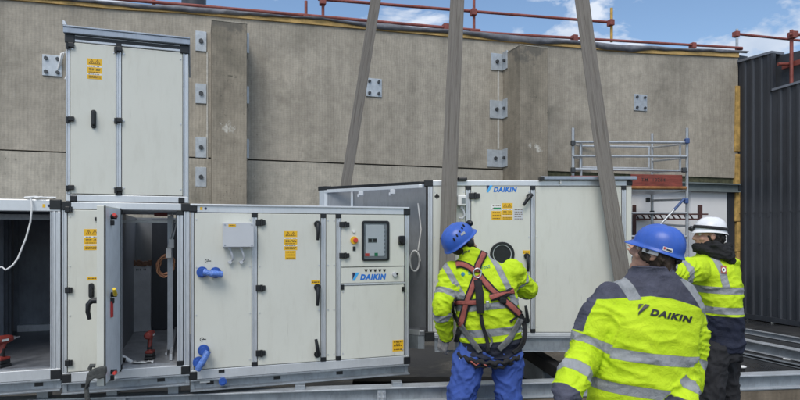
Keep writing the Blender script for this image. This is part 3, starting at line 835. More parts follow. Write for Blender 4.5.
corner_blocks(uc, [(.02, HC - .030), (.02, .03), (WC - .02, HC - .035), (WC - .02, .03)], .062)
pa = panel(uc, X(194.4), X(251.8), zb, zt)
door = panel(uc, X(257.8), X(320.6), zb, zt, name='door', y=-.002)
nar = panel(uc, X(326.4), X(335.9), zb, zt)
zc1 = Z(372, 266.5); zc2 = Z(372, 283)
cp = panel(uc, X(341.4), X(404.2), zc1, zt, name='control_door', y=-.002, rivets=False)
sp = panel(uc, X(341.4), X(404.2), zc2 + .003, zc1 - .005, name='logo_strip', rivets=False)
m = MB(); m.box(X(341), X(404.5), -.001, .045, zc2 - .016, zc2 + .001); m.build('cross_rail', 'alu', uc, .003)
lp = panel(uc, X(341.4), X(404.2), zb, zc2 - .019)
for px_, py_ in ((342.2, 286), (403, 288)):
    x, z = FCm.px(px_, py_); k = MB(); k.box(x - .012, x + .014, -.008, .0, z - .03, z + .012); k.build('rail_cap', 'black', lp)
# junction box
x0, z1 = FCm.px(222.5, 223); x1, z0 = FCm.px(252.6, 246.5)
m = MB(); m.box(x0, x1, -.085, .0035, z0, z1); jb = m.build('junction_box', 'boxgrey', uc, .008)
m = MB(); m.box(x0 - .003, x1 + .003, -.090, -.078, z0 - .003, z1 + .003); m.build('lid', 'boxgrey', jb, .005)
small_sticker(jb, x0 + .04, x0 + .095, z1 - .030, z1 - .010, -.091)
k = MB()
for sx in (x0 + .014, x1 - .014):
    for s_ in (z0 + .014, z1 - .014): k = MB(); k.cyl((sx, -.0935, s_), (sx, -.089, s_), .006, 8); k.build('screw', 'galv', jb)
for px_ in (229.6, 240.8):
    a = FCm.px(px_, 247); b = FCm.px(px_ + .3, 262)
    k = MB(); k.cyl((a[0], -.05, a[1] + .012), (a[0], -.05, a[1] - .02), .013, 10)
    k.tube([(a[0], -.05, a[1] - .015), (a[0] + .014, -.05, a[1] - .05), (a[0] + .024, -.045, a[1] - .085), (b[0] + .02, -.03, b[1] + .02), (b[0], -.01, b[1] + .004), (b[0] - .01, .01, b[1])], .0085, 8)
    k.cyl((b[0], -.03, b[1]), (b[0], .004, b[1]), .014, 10)
    k.build('conduit', 'boxgrey', jb)
# coil connections with blue caps and film
def connections(c1, c2, bar):
    par = None
    for i, (px_, py_) in enumerate((c1, c2)):
        a = FCm.px(px_, py_); k = MB(); k.cyl((a[0], .003, a[1]), (a[0], -.018, a[1]), .043, 22); k.cyl((a[0], -.018, a[1]), (a[0], -.055, a[1]), .030, 18)
        k.cyl((a[0], -.055, a[1]), (a[0], -.062, a[1]), .028, 18)
        k.build('pipe_cap', 'bluecap', uc)
    pts = []
    for j, (px_, py_) in enumerate(bar):
        a = FCm.px(px_, py_, -.075); pts.append(Vector((a[0], -.075 - .012 * math.sin(j * 2.1), a[1])))
    k = MB(); dense = []
    for j in range(len(pts) - 1):
        for s_ in range(5): dense.append(pts[j].lerp(pts[j + 1], s_ / 5))
    dense.append(pts[-1])
    k.tube(dense, [.0245 + .006 * noise.noise((i_ * .9, bar[0][0], 0)) for i_ in range(len(dense))], 12); k.build('film_wrap', 'bluefoil', uc)
connections((202.2, 272), (215.5, 272.5), ((203.5, 272), (211, 273.5), (222, 274.5)))
connections((203.6, 350), (198.5, 362), ((208, 351), (203.5, 360), (197.5, 370)))
for px_, py_ in ((207, 261), (202, 339.5)):
    x, z = FCm.px(px_, py_); k = MB()
    for q in range(20):
        a0, a1 = 2 * math.pi * q / 20 * .8, 2 * math.pi * (q + 1) / 20 * .8
        k.prism([(x + .016 * math.cos(a0), z + .016 * math.sin(a0)), (x + .016 * math.cos(a1), z + .016 * math.sin(a1)), (x + .012 * math.cos(a1), z + .012 * math.sin(a1)), (x + .012 * math.cos(a0), z + .012 * math.sin(a0))], .0025, .0045)
    k.box(x - .004, x + .030, .0025, .0045, z - .003, z + .003); k.build('printed_arrow', 'ink', pa)
# door furniture
for py_ in (222.5, 288, 353):
    x, z = FCm.px(260, py_); hinge(door, x, z, -.003)
for ya, yb, pv, tl in ((224, 240, 'top', -.004), (287, 305, 'top', -.006), (338, 354, 'bottom', -.018)):
    x, za = FCm.px(317, ya); zb_ = FCm.z(317, yb); lever(door, x, zb_, za, -.003, tl, pivot=pv)
x0, z1 = FCm.px(284, 231); x1, z0 = FCm.px(297.2, 250); sticker(door, x0, x1, z0, z1, -.002)
x0, z1 = FCm.px(285, 250.6); x1, z0 = FCm.px(295.8, 259.4); small_sticker(door, x0, x1, z0, z1, -.002, 3)
x0, z1 = FCm.px(311.2, 280.2); x1, z0 = FCm.px(320, 284); small_sticker(door, x0, x1, z0, z1, -.002)
# control door
for py_ in (224.5, 255.5):
    x, z = FCm.px(343.5, py_); hinge(cp, x, z, -.003, .085, .045)
x0, z1 = FCm.px(361.6, 220.6); x1, z0 = FCm.px(389, 260.6)
def rrect(x0, x1, z0, z1, r, n=5):
    o = []
    for cx_, cz_, a0 in ((x1 - r, z1 - r, 0), (x0 + r, z1 - r, 90), (x0 + r, z0 + r, 180), (x1 - r, z0 + r, 270)):
        for i in range(n + 1):
            a = math.radians(a0 + 90 * i / n); o.append((cx_ + r * math.cos(a), cz_ + r * math.sin(a)))
    return o
def ring(m, o1, o2, y0, y1, mi=0):
    n = len(o1)
    v = [(x, y0, z) for x, z in o1] + [(x, y0, z) for x, z in o2] + [(x, y1, z) for x, z in o1] + [(x, y1, z) for x, z in o2]
    f = []
    for i in range(n):
        j = (i + 1) % n; f += [(i, j, n + j, n + i)[::-1], (i, 2 * n + i, 2 * n + j, j)[::-1], (n + i, n + j, 3 * n + j, 3 * n + i)[::-1]]
    m.add(v, f, mi)
win = MB(); ring(win, rrect(x0, x1, z0, z1, .022), rrect(x0 + .018, x1 - .018, z0 + .018, z1 - .018, .012), -.016, -.003); wf = win.build('control_window', 'black', cp, .002)
k = MB(); k.prism(rrect(x0 + .012, x1 - .012, z0 + .012, z1 - .012, .014), -.0036, -.0030); k.build('back_board', 'innermid', wf)
w_, h_ = x1 - x0, z1 - z0
k = MB(); k.box(x0 + w_ * .15, x1 - w_ * .2, -.0062, -.0038, z0 + h_ * .12, z1 - h_ * .10); k.build('display_panel', 'boxgrey', wf)
k = MB(); k.box(x0 + w_ * .22, x0 + w_ * .55, -.0082, -.0064, z0 + h_ * .45, z0 + h_ * .57); k.build('display', 'screen', wf)
k = MB(); k.box(x0 + w_ * .24, x0 + w_ * .36, -.0098, -.0083, z0 + h_ * .47, z0 + h_ * .55); k.box(x0 + w_ * .39, x0 + w_ * .53, -.0098, -.0083, z0 + h_ * .47, z0 + h_ * .55); k.build('display_digits', 'ink', wf)
k = MB(); k.box(x0 + w_ * .12, x0 + w_ * .27, -.0095, -.0064, z0 + h_ * .12, z0 + h_ * .19); k.build('red_button', 'red', wf)
k = MB(); k.box(x0 + w_ * .46, x0 + w_ * .58, -.0095, -.0064, z0 + h_ * .12, z0 + h_ * .20); k.build('green_button', 'green', wf)
k = MB()
for i in range(7): k.box(x1 - w_ * .19, x1 - w_ * .15, -.009, -.0039, z0 + h_ * (.15 + i * .1), z0 + h_ * (.19 + i * .1))
k.build('terminal_strip', 'galv', wf)
k = MB(); k.prism(rrect(x0 + .016, x1 - .016, z0 + .016, z1 - .016, .012), -.0135, -.0125); k.build('window_pane', 'glass', wf)
x, z = FCm.px(354, 240.2)
k = MB(); k.cyl((x, -.002, z), (x, -.012, z), .033, 24); es = k.build('emergency_stop', 'yellow', cp)
k = MB(); k.cyl((x + .006, -.012, z), (x + .006, -.030, z), .014, 16); k.cyl((x + .006, -.030, z), (x + .006, -.045, z), .021, 18, r1=.017); k.build('push_button', 'red', es)
x, z = FCm.px(353.6, 231.3); k = MB(); k.cyl((x, -.002, z), (x, -.014, z), .012, 14); k.build('lamp', 'white', cp)
x, z = FCm.px(354, 248.5); k = MB(); k.box(x - .012, x + .012, -.012, -.002, z - .018, z + .018); k.build('key_switch', 'black', cp, .003)
x, z = FCm.px(401.3, 240.5)
k = MB(); k.prism(rrect(x - .030, x + .030, z - .042, z + .042, .014), -.03, -.002); ro = k.build('rotary_isolator', 'black', cp, .004)
k = MB(); k.cyl((x, -.03, z), (x, -.045, z), .024, 18); k.box(x - .007, x + .007, -.062, -.04, z - .024, z + .024); k.build('knob', 'black', ro, .003)
# logo strip
for i in range(5):
    x, z = FCm.px(366 + i * 4.6, 270.6); k = MB(); k.prism([(x - .014, z + .012), (x + .016, z + .012), (x + .006, z - .01), (x - .004, z - .01)], .0015, .0038); k.build('gauge_mark', 'ink', sp)
xl0, zl = FCm.px(352.5, 280.3); xl1, zl1 = FCm.px(386.3, 272.6); logo(sp, xl0, xl1, zl, zl1, .0035)
x, z = FCm.px(394.5, 274.2); k = MB(); k.cyl((x, .004, z), (x, -.02, z), .020, 18); pt = k.build('pressure_tap', 'boxgrey', sp)
k = MB(); k.cyl((x + .018, .004, z + .004), (x + .018, -.026, z + .004), .010, 12); k.build('tap_plug', 'black', pt)
x0, z1 = FCm.px(392.6, 340.3); x1, z0 = FCm.px(403.6, 351); sm_ = small_sticker(lp, x0, x1, z0, z1, .004, 3)
k = MB(); tri(k, (x0 + x1) / 2, z1 - .024, .018, .0018, 0, 1); k.build('hazard_triangle', ['brownink', 'yellow'], lp)
rail_dots(uc, X(200), HC - .032); x, z = FCm.px(221.5, 371); m = MB(); m.box(x - .022, x + .022, -.006, 0, z - .012, z + .012); m.build('drain_plug', 'black', uc)
# loose bits on the base
x, z = FCm.px(222.5, 381); m = MB(); m.cyl((x, .012, z), (x, -.03, z), .030, 18); m.cyl((x, -.03, z), (x, -.045, z), .018, 14); m.build('drain_cap', 'bluecap', uc)
x, z = FCm.px(206, 381.5); m = MB(); m.box(x - .045, x + .03, .006, .0115, z - .01, z + .012); m.build('base_label', 'white', uc)

# ---- module B : lower middle module with the open door
FB = F1.at(61.6, Z0B); X = FB.x
WB = X(189.6); HB = FB.z(66, 201.5); DB = 2.0
ub = thingF('ventilation_unit', FB, 'square cream ventilation unit under the tall one, its right door standing open', 'ventilation unit', 'cream ventilation units')
rt = .055; rb = .07
m = MB(); m.box(0, WB, 0, .05, HB - rt, HB - .001); m.build('top_rail', 'alurail', ub, .004)
m = MB(); m.box(0, WB, 0, .05, 0, rb); m.build('bottom_rail', 'alurail', ub, .004)
base_channel(ub, WB, 0, -.085, DB)
xo0, xo1 = X(121.8), X(177.2)
post(ub, .001, X(67), rb, HB - rt, False); post(ub, X(116.5), xo0, rb, HB - rt); post(ub, xo1, X(183), rb, HB - rt); post(ub, X(184), WB - .001, rb, HB - rt, False)
corner_blocks(ub, [(.03, HB - .03), (.03, .03), (WB - .03, HB - .03), (WB - .03, .03)], .064)
m = MB(); m.box(X(183) + .001, X(184) - .001, .015, .05, rb, HB - rt); m.build('gasket', 'black', ub)
ld = panel(ub, X(67.8), X(116), rb + .004, HB - rt - .004, name='door', y=-.002)
for py_ in (209.5, 290, 362.5):
    x, z = FB.px(68.3, 0)[0], FB.z(68.3, py_); k = MB(); k.box(x - .02, x + .012, -.022, -.002, z - .022, z + .022); k.cyl((x + .02, -.016, z - .02), (x + .02, -.016, z + .02), .010, 10); k.build('hinge', 'black', ld, .005)
x, z = FB.px(99.5, 219); k = MB(); k.box(x - .03, x + .02, -.02, -.002, z - .014, z + .014); k.build('latch', 'black', ld, .004)
x0, z1 = FB.px(84, 229); x1, z0 = FB.px(99.6, 250); sticker(ld, x0, x1, z0, z1, -.002)
x0, z1 = FB.px(87, 276.8); x1, z0 = FB.px(97, 280); small_sticker(ld, x0, x1, z0, z1, -.002)
x, z1 = FB.px(91.5, 283); z0 = FB.z(91.5, 298)
k = MB(); k.prism(rrect(x - .018, x + .018, z0, z1, .016), -.016, -.002); k.prism(rrect(x - .010, x + .010, z0 + .015, z1 - .03, .009), -.04, -.016); k.build('handle', 'black', ld, .003)
# casing of the module, open inside; rear top left open to admit daylight
yb = DB - .05
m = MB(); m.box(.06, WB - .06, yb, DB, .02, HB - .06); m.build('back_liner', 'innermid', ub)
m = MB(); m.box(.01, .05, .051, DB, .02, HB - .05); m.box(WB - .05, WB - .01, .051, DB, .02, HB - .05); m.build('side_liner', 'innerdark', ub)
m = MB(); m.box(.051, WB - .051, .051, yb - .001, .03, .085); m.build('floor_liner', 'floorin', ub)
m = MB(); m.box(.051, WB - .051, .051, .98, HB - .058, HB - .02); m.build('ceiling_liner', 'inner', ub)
xpart = X(112); m = MB(); m.box(xpart - .02, xpart, .06, yb - .001, .086, HB - .06); m.build('partition', 'innermid', ub)
# inside : slide rail along the right, pipe bracket, lintel
m = MB(); m.box(xo1 - .06, xo1 - .04, .12, 1.6, .09, .14); m.box(xo1 - .10, xo1 - .085, .35, 1.7, .088, .11); m.build('slide_rail', 'alu', ub)
m = MB(); m.box(xo1 - .085, xo1 - .045, .42, .46, .12, HB - .08); m.build('inner_upright', 'galv', ub)
m = MB(); m.box(FB.x(152, 1.8), WB - .06, 1.80, 1.84, .09, HB - .08); m.build('dark_insert', 'clad', ub)  # plain dark panel across the back right of the interior
m = MB(); m.box(xo0 - .05, xo1, .5, .53, HB - .14, HB - .12); m.build('cross_bar', 'alu', ub)
m = MB(); m.box(xo0 + .20, xo0 + .30, .4, .5, HB - .085, HB - .062); m.build('inner_tag', 'redtool', ub)
# open leaf, hinged on the middle post
lw = .44; ang = math.radians(-97)
hx, hy = xo0 - .004, -.006
def LF(a, b):          # a along the leaf from the hinge, b through its thickness
    return (hx + a * math.cos(ang) - b * math.sin(ang) * 1, hy + a * math.sin(ang) + b * math.cos(ang))
zl0, zl1 = .055, HB - .045
m = MB(); m.plan([LF(0, -.052), LF(lw, -.052), LF(lw, -.006), LF(0, -.006)], zl0, zl1, 0); od = m.build('open_door', 'panel', ub, .003)
m = MB(); m.plan([LF(.012, -.0055), LF(lw - .012, -.0055), LF(lw - .012, -.001), LF(.012, -.001)], zl0 + .012, zl1 - .012); m.build('inner_skin', 'leafskin', od)
m = MB(); m.plan([LF(.004, -.005), LF(.010, -.005), LF(.010, .003), LF(.004, .003)], zl0, zl1); m.plan([LF(lw - .010, -.005), LF(lw - .002, -.005), LF(lw - .002, .003), LF(lw - .010, .003)], zl0, zl1); m.build('door_gasket', 'rubber', od)
for z, tip, up in ((zl1 - .07, 'red', 0), (FB.z(118, 291), 'yplas', 1), (zl0 + .06, 'red', 0)):
    a = LF(lw - .16, -.001); b = LF(lw - .16, .035); c = LF(lw - .05, .045); c0 = LF(lw - .105, .040)
    k = MB(); k.cyl((*a, z), (*b, z), .017, 12); k.box(a[0] - .02, a[0] + .02, a[1] - .02, a[1] + .02, z - .06, z - .025); k.build('latch_block', 'black', od, .003)
    k = MB(); k.cyl((*b, z), (*c0, z + .004), .008, 8); k.build('latch_rod', 'metal', od)
    k = MB(); k.cyl((*c0, z + .004), (*c, z + (.05 if up else .012)), .014, 10, r1=.011); k.build('latch_grip', tip, od)
a = LF(lw - .17, .0); b = LF(lw - .14, .0)
k = MB(); k.plan([a, b, LF(lw - .14, .012), LF(lw - .17, .012)], FB.z(118, 312), FB.z(118, 297)); k.build('latch_tag', 'red', od)
a = LF(lw - .03, -.06); z = FB.z(97, 295)
k = MB(); p0 = Vector((a[0], a[1], z)); k.cyl(p0 + Vector((.02, 0, 0)), p0 + Vector((-.03, 0, 0)), .02, 14)
k.tube([p0 + Vector((-.028, 0, .0)), p0 + Vector((-.05, -.005, -.025)), p0 + Vector((-.052, -.004, -.075)), p0 + Vector((-.042, 0, -.125))], [.018, .017, .015, .012], 10); k.build('handle', 'black', od)

# ---- module A : open module cut by the left edge
FA = F1.at(60.9, Z0A); X = FA.x
xl = X(-75); HA = FA.z(50, 199.6); DA = 2.0
ua = thingF('ventilation_unit', FA, 'open fronted ventilation unit with dark interior at the left edge', 'ventilation unit', 'cream ventilation units')
rt = .085
m = MB(); m.box(xl, -.002, 0, .05, HA - rt, HA); m.build('top_rail', 'alurail', ua, .006)
m = MB(); m.box(xl, -.002, 0, .05, 0, .075); m.build('bottom_rail', 'alurail', ua, .004)
base_channel(ua, -.002, 0, -.085, DA, xl)
post(ua, X(53.2), -.003, .075, HA - rt, False); post(ua, X(50), X(52.9), .075, HA - rt, False, .004); post(ua, xl, xl + .05, .075, HA - rt, False)
corner_blocks(ua, [(-.035, HA - .035), (-.03, .03)], .075)
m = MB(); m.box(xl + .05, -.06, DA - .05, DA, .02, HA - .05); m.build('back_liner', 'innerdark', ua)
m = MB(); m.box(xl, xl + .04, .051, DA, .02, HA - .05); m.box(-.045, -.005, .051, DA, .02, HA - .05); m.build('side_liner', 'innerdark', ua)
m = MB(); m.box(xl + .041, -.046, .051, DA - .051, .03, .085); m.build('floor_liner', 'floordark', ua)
m = MB(); m.box(xl, -.003, .051, DA, HA - .05, HA - .012); m.build('roof', 'roofgrey', ua)
m = MB()
for px_, y_ in ((2, 1.3), (6, 1.5), (9.5, 1.6), (17, DA - .07)):
    x = FA.x(px_, y_); m.box(x - .03, x + .012, y_, y_ + .05, .086, HA - .06)
m.build('dark_insert', 'innerdark', ua)
m = MB(); x = FA.x(12, 1.7); m.box(x, -.06, DA - .12, DA - .055, .086, .15); m.build('floor_angle', 'inner', ua)
m = MB(); m.box(xl + .06, -.06, .25, .27, HA - .14, HA - .10); m.build('cross_bar', 'innerdark', ua)
rail_dots(ua, X(42.5), HA - .045)

# ---- module D : tall upper module
FD = F1.at(65.8, Z0B + HB + .003); X = FD.x; Zd = FD.z
WD = X(188.4); HD = Zd(66, 26.5); DD = 1.0  # shallow depth chosen so daylight falls into the unit below
ud = thingF('ventilation_unit', FD, 'tall cream ventilation unit with grey roof edge stacked on the open-door unit', 'ventilation unit', 'cream ventilation units')
rt = .05
hz = HD - .075
m = MB(); m.box(.03, WD - .03, .0, .05, hz - .03, hz + .02); m.build('top_rail', 'alu', ud, .004)
m = MB(); m.box(.0, WD, .0, .05, .0, .05); m.build('bottom_rail', 'alurail', ud, .004)
m = MB(); m.plan([(-.012, -.03), (WD + .012, -.03), (WD + .012, DD), (-.012, DD)], hz + .022, hz + .03); m.box(-.012, WD + .012, -.034, -.028, hz + .022, HD - .012); m.box(-.012, WD + .012, -.04, DD, HD - .012, HD); m.box(-.012, -.006, -.027, DD, hz + .03, HD - .0125); m.box(WD + .006, WD + .012, -.027, DD, hz + .03, HD - .0125); m.build('roof', 'roofgrey', ud, .003)
m = MB(); m.prism([(-.014, HD + .001), (.010, HD + .001), (.002, HD + .028), (-.014, HD + .034)], -.038, .05); m.build('roof_bracket', 'alu', ud, .002)
post(ud, .001, X(69.8), .05, hz - .03, False); pmid = post(ud, X(116.6), X(121.2), .05, hz - .005); post(ud, X(183.2), WD - .001, .05, hz - .03, False)
corner_blocks(ud, [(.026, hz - .01), (WD - .026, hz - .01)], .066); corner_blocks(ud, [(.05, .02), (WD - .05, .02)], .045)
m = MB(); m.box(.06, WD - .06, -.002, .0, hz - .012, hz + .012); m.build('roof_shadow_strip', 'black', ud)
dl = panel(ud, X(70.4), X(116), .055, hz - .035, name='door', y=-.002)
pr_ = panel(ud, X(121.8), X(182.6), .055, hz - .035)
for px_, par_ in ((70.2, dl), (118.4, dl)):
    for py_ in ((45.5, 119, 187.5) if px_ < 100 else (49.5, 120.3, 189.5)):
        x, z = FD.px(px_, py_); k = MB(); k.box(x - .012, x + .028, -.024, -.003, z - .017, z + .017); k.cyl((x - .016, -.016, z - .03), (x - .016, -.016, z + .012), .011, 10); k.build('hinge', 'black', par_, .004)
x, z1 = FD.px(93.8, 110); z0 = Zd(93.8, 128.5)
k = MB(); k.prism(rrect(x - .017, x + .017, z0, z1, .015), -.014, -.002); k.prism(rrect(x - .009, x + .009, z0 + .02, z1 - .02, .008), -.045, -.014); k.build('handle', 'black', dl, .004)
x0, z1 = FD.px(87.3, 58.3); x1, z0 = FD.px(102, 79.8); sticker(dl, x0, x1, z0, z1, -.002)
m = MB(); m.box(.002, .04, .051, DD, .0, hz + .02); m.box(WD - .04, WD - .002, .051, DD, .0, hz + .02); m.box(.041, WD - .041, DD - .04, DD, .0, hz + .02); m.box(.041, WD - .041, .051, DD - .041, .001, .03); m.build('casing', 'panel', ud)

# ---- things lying in and on the modules
cz = HA
ca = FA.w(FA.x(30), .02, cz)
cab = thing('white_cable', ca, FA.yaw, 'white cable bunched on the open unit top rail and hanging in front of it', 'cable')
def LA(px, py, y): 
    x, z = FA.px(px, py, y); p = FA.w(x, y, z) - ca; c, s = math.cos(-FA.yaw), math.sin(-FA.yaw); return Vector((p.x * c - p.y * s, p.x * s + p.y * c, p.z))
m = MB(); m.tube([LA(31, 199, -.02), LA(32, 206, -.03), LA(30.5, 222, -.03), LA(26, 238, -.03), LA(18, 258, -.03), LA(13, 265, -.03), LA(9, 268, -.04), LA(5.5, 270, -.03), LA(2, 267, -.03), LA(-5, 268, -.03), LA(-14, 264, -.02), LA(-30, 262, .0)], .0062, 8); m.build('hanging_lead', 'cable', cab)
m = MB(); rn = random.Random(3)
for k_ in range(4):
    pts = [LA(25 + 34 * t + rn.uniform(-1, 1), 198.2 - rn.uniform(0, 1.4) * (1 - abs(t - .3)), .0 + .03 * k_ % .06 + rn.uniform(-.01, .02)) for t in [i / 9 for i in range(9)]]
    m.tube(pts, .007, 7)
m.build('bunched_lead', 'cable', cab)


def drill(loc, yaw, label, pitch=0):
    t = thing('impact_driver', loc, yaw, label, 'drill', 'red impact drivers'); t.scale = (.88, .88, .88)
    k = MB(); k.box(-.055, .055, -.038, .038, .0, .028); k.box(-.05, .048, -.034, .034, .028, .058); k.build('battery', 'black', t, .008)
    k = MB(); k.box(-.050, .050, -.035, .035, .056, .082); k.build('battery_shoe', 'redtool', t, .010)
    k = MB(); k.tube([(-.012, 0, .075), (-.008, 0, .12), (.0, 0, .165), (.012, 0, .20)], [.021, .020, .021, .024], 14); k.build('handle', 'redtool', t)
    k = MB(); k.tube([(-.010, .0, .09), (-.006, 0, .12), (.0, 0, .15)], [.0225, .0215, .022], 14); k.build('rubber_grip', 'rubber', t)
    k = MB(); k.tube([(-.085, 0, .222), (-.078, 0, .222), (-.03, 0, .222), (.03, 0, .222), (.055, 0, .222), (.085, 0, .222), (.092, 0, .222)], [.020, .033, .036, .036, .033, .026, .018], 18); k.build('motor_housing', 'redtool', t)
    k = MB(); k.tube([(.088, 0, .222), (.105, 0, .222), (.125, 0, .222)], [.016, .016, .012], 12); k.build('chuck', 'metal', t)
    k = MB(); k.tube([(.125, 0, .222), (.165, 0, .222)], [.005, .005], 8); k.build('bit', 'metal', t)
    k = MB(); k.box(.028, .042, -.008, .008, .15, .19); k.build('trigger', 'black', t, .003)
    k = MB(); k.box(-.04, .025, -.0372, -.036, .213, .231); k.build('white_plate', 'white', t)
    return t


drill(FA.w(FA.x(2.5, .13), .13, .086), FA.yaw + 1.0, 'red cordless impact driver on the dark floor of the open unit at the left edge')
drill(FB.w(FB.x(150, .24), .24, .086), FB.yaw + math.radians(80), 'red cordless impact driver standing upright behind the open door')
pb_ = FB.w(FB.x(133, .15), .15, .086)
sq = thing('cable_hose', pb_, FB.yaw, 'black and white striped hose loop lying inside the open doorway', 'hose')
m = MB(); m.tube([(-.17 + .032 * i, .0 + .002 * i, .085 - .006 * i - .0022 * i * i) for i in range(6)], .016, 10); m.build('white_hose', 'cable', sq)
m = MB(); m.tube([(-.17 + .03 * i, -.03, .06 - .008 * i) for i in range(5)], .017, 10); m.tube([(-.17 + .03 * i, -.055, .035 - .006 * i) for i in range(4)], .017, 10); m.build('black_hose', 'rubber', sq)
pn = FB.w(FB.x(143, .1), .1, .086); pp = thing('paper_sheet', pn, FB.yaw, 'crumpled white paper sheet on the sill of the open doorway', 'paper')
m = MB(); nn = 8; v = []
for i in range(nn + 1):
    for j in range(4): v.append((-.075 + .15 * i / nn, -.03 + .02 * j, .012 + .012 * noise.noise((i * .7, j * .9, 5))))
m.add(v, [(i * 4 + j, (i + 1) * 4 + j, (i + 1) * 4 + j + 1, i * 4 + j + 1) for i in range(nn) for j in range(3)], 0, True); o = m.build('sheet', 'white', pp); o.modifiers.new('t', 'SOLIDIFY').thickness = .001
xb0, xb1 = FB.x(119, 1.75), FB.x(151, 1.75); zb0 = .087; zb1 = FB.px(140, 263, 1.75)[1]
bp = FB.w((xb0 + xb1) / 2, 1.75, zb0); bd = thing('fibre_board', bp, FB.yaw, 'grey board block with torn brown top standing inside the open unit', 'board')
hw = (xb1 - xb0) / 2; m = MB(); m.box(-hw, hw, -.04, .06, 0, zb1 - zb0); m.build('slab', 'board', bd, .006)
m = MB()
for i in range(14):
    a = -hw + 2 * hw * i / 14; m.box(a, a + 2 * hw / 14 + .004, -.045 - .004 * (i % 3), .05, zb1 - zb0 - .02 - .015 * random.random(), zb1 - zb0 + .012 + .02 * random.random())
m.build('torn_edge', 'boardtop', bd)
k = MB(); put_text(k, 'III  III II', -hw * .5, hw * .7, zb1 - zb0 - .075, zb1 - zb0 - .055, -.0405, 0, .01); k.build('print', 'ink', bd)
# copper coil hanging with cables
cp_ = FB.w(FB.x(165.5, .45), .45, 0); zc_ = Z0B + FB.px(165.5, 265.5, .45)[1]
co = thing('copper_pipe_coil', (cp_.x, cp_.y, zc_), FB.yaw, 'coil of thin copper pipe hanging inside the open doorway', 'pipe coil')
m = MB(); pts = []
for i in range(150):
    a = 2 * math.pi * i / 30; r = .082 + .010 * math.sin(i * .37) - .004 * (i // 30); pts.append((r * .80 * math.cos(a) + .006 * math.sin(i), .008 * (i / 30 - 2.5), r * 1.05 * math.sin(a) + .01 * math.cos(a * 1.0)))
m.tube(pts, .0065, 8); m.build('pipe', 'copper', co)
m = MB(); m.tube([(.02, .0, .08), (.045, 0, .18), (.05, .0, .30), (.045, .02, .42)], .009, 8); m.build('riser', 'copper', co)
cl = thing('cable_connectors', (cp_.x, cp_.y, zc_), FB.yaw, 'white cables with plug connectors hanging over the copper coil', 'cable')
def LB(px, py, y):
    x, z = FB.px(px, py, y); xc = FB.x(165.5, .45); return Vector((x - xc, y - .45, z + Z0B - zc_))
for pts in ([LB(176, 210, .4), LB(177, 222, .4), LB(174, 234, .38), LB(172, 240, .38)], [LB(173, 212, .4), LB(173, 226, .4), LB(170, 240, .37), LB(168, 248, .37)]):
    m = MB(); m.tube(pts, .006, 7); m.build('lead', 'cable', cl)
for px_, ya, yb in ((171.5, 239, 248), (168.8, 248, 258)):
    a, b = LB(px_, ya, .36), LB(px_ - .3, yb, .36); m = MB(); m.box(a.x - .022, a.x + .022, a.y - .02, a.y + .02, b.z, a.z); m.build('plug', 'white', cl, .006)
# grey rag hung on the door corner
a = LF(lw, -.03); rp = FB.w(a[0], a[1] - .03, 0); zr = Z0B + FB.px(97, 367, a[1])[1]
rg = thing('work_rag', (rp.x, rp.y, zr), FB.yaw, 'dark grey webbing loop draped over the lower corner of the open door', 'rag')
m = MB(); v = []; nu, nv = 14, 6
path = [(-.13, -.165), (-.125, -.10), (-.115, -.045), (-.09, -.012), (-.05, .0), (.0, .012), (.05, .02), (.075, .012), (.078, -.03), (.06, -.075), (.01, -.085), (-.04, -.075), (-.075, -.095), (-.10, -.13)]
m.prism([(x * .62, z * .8) for x, z in path], -.045, -.005); o = m.build('folded_cloth', 'rag', rg, .012, 3)
m = MB(); m.tube([(-.055, -.03, .0), (-.045, -.035, .025), (-.02, -.035, .022)], .014, 8); m.tube([(-.075, -.02, -.12), (-.07, -.02, -.19), (-.055, -.02, -.235)], [.013, .016, .014], 8); m.build('loose_end', 'rag', rg)

# ---- unit 2 : lifted unit with the open left end
D2 = 5.5
F2 = Frame(P(428, HY, D2).xy, 0.0, P(428, 336.5, D2).z); X = F2.x; Z2 = F2.z
W2 = X(632); H2 = Z2(430, 180.5); DP2 = .72; SH = 1.50
u2 = thingF('ventilation_unit', F2, 'cream ventilation unit hanging in grey slings, with round porthole and one open end', 'ventilation unit', 'cream ventilation units')
def MS():
    m = MB(); m.shear = SH; return m
rb = .035; rt = .05
m = MB(); m.box(.0, W2, .0, .05, H2 - rt, H2); m.build('top_rail', 'alurail', u2, .005)
m = MB(); m.box(.0, W2, .0, .05, .0, rb); m.build('bottom_rail', 'alurail', u2, .004)
xr_ = X(540)
m = MB(); m.box(xr_, W2 + .03, -.05, .05, H2 + .002, H2 + .034); m.build('roof_edge', 'roofgrey', u2, .008, 3)
k = MB(); k.box(xr_ - .012, xr_ + .03, -.052, .03, H2 - .004, H2 + .030); k.build('roof_end_cap', 'black', u2, .006)
m = MS(); m.box(X(471.2), W2 - .002, .051, DP2, H2 - .035, H2 - .002); m.build('roof', 'roofgrey', u2)  # left end kept roofless, an opening added to let daylight in
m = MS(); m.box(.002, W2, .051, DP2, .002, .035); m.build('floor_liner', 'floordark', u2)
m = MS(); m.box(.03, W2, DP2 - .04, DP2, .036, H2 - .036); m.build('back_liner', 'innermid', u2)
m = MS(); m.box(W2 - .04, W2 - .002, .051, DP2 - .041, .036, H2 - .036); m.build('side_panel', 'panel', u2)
m = MS(); m.box(X(470), X(471), .06, DP2 - .041, .036, H2 - .036); m.build('inner_partition', 'innermid', u2)
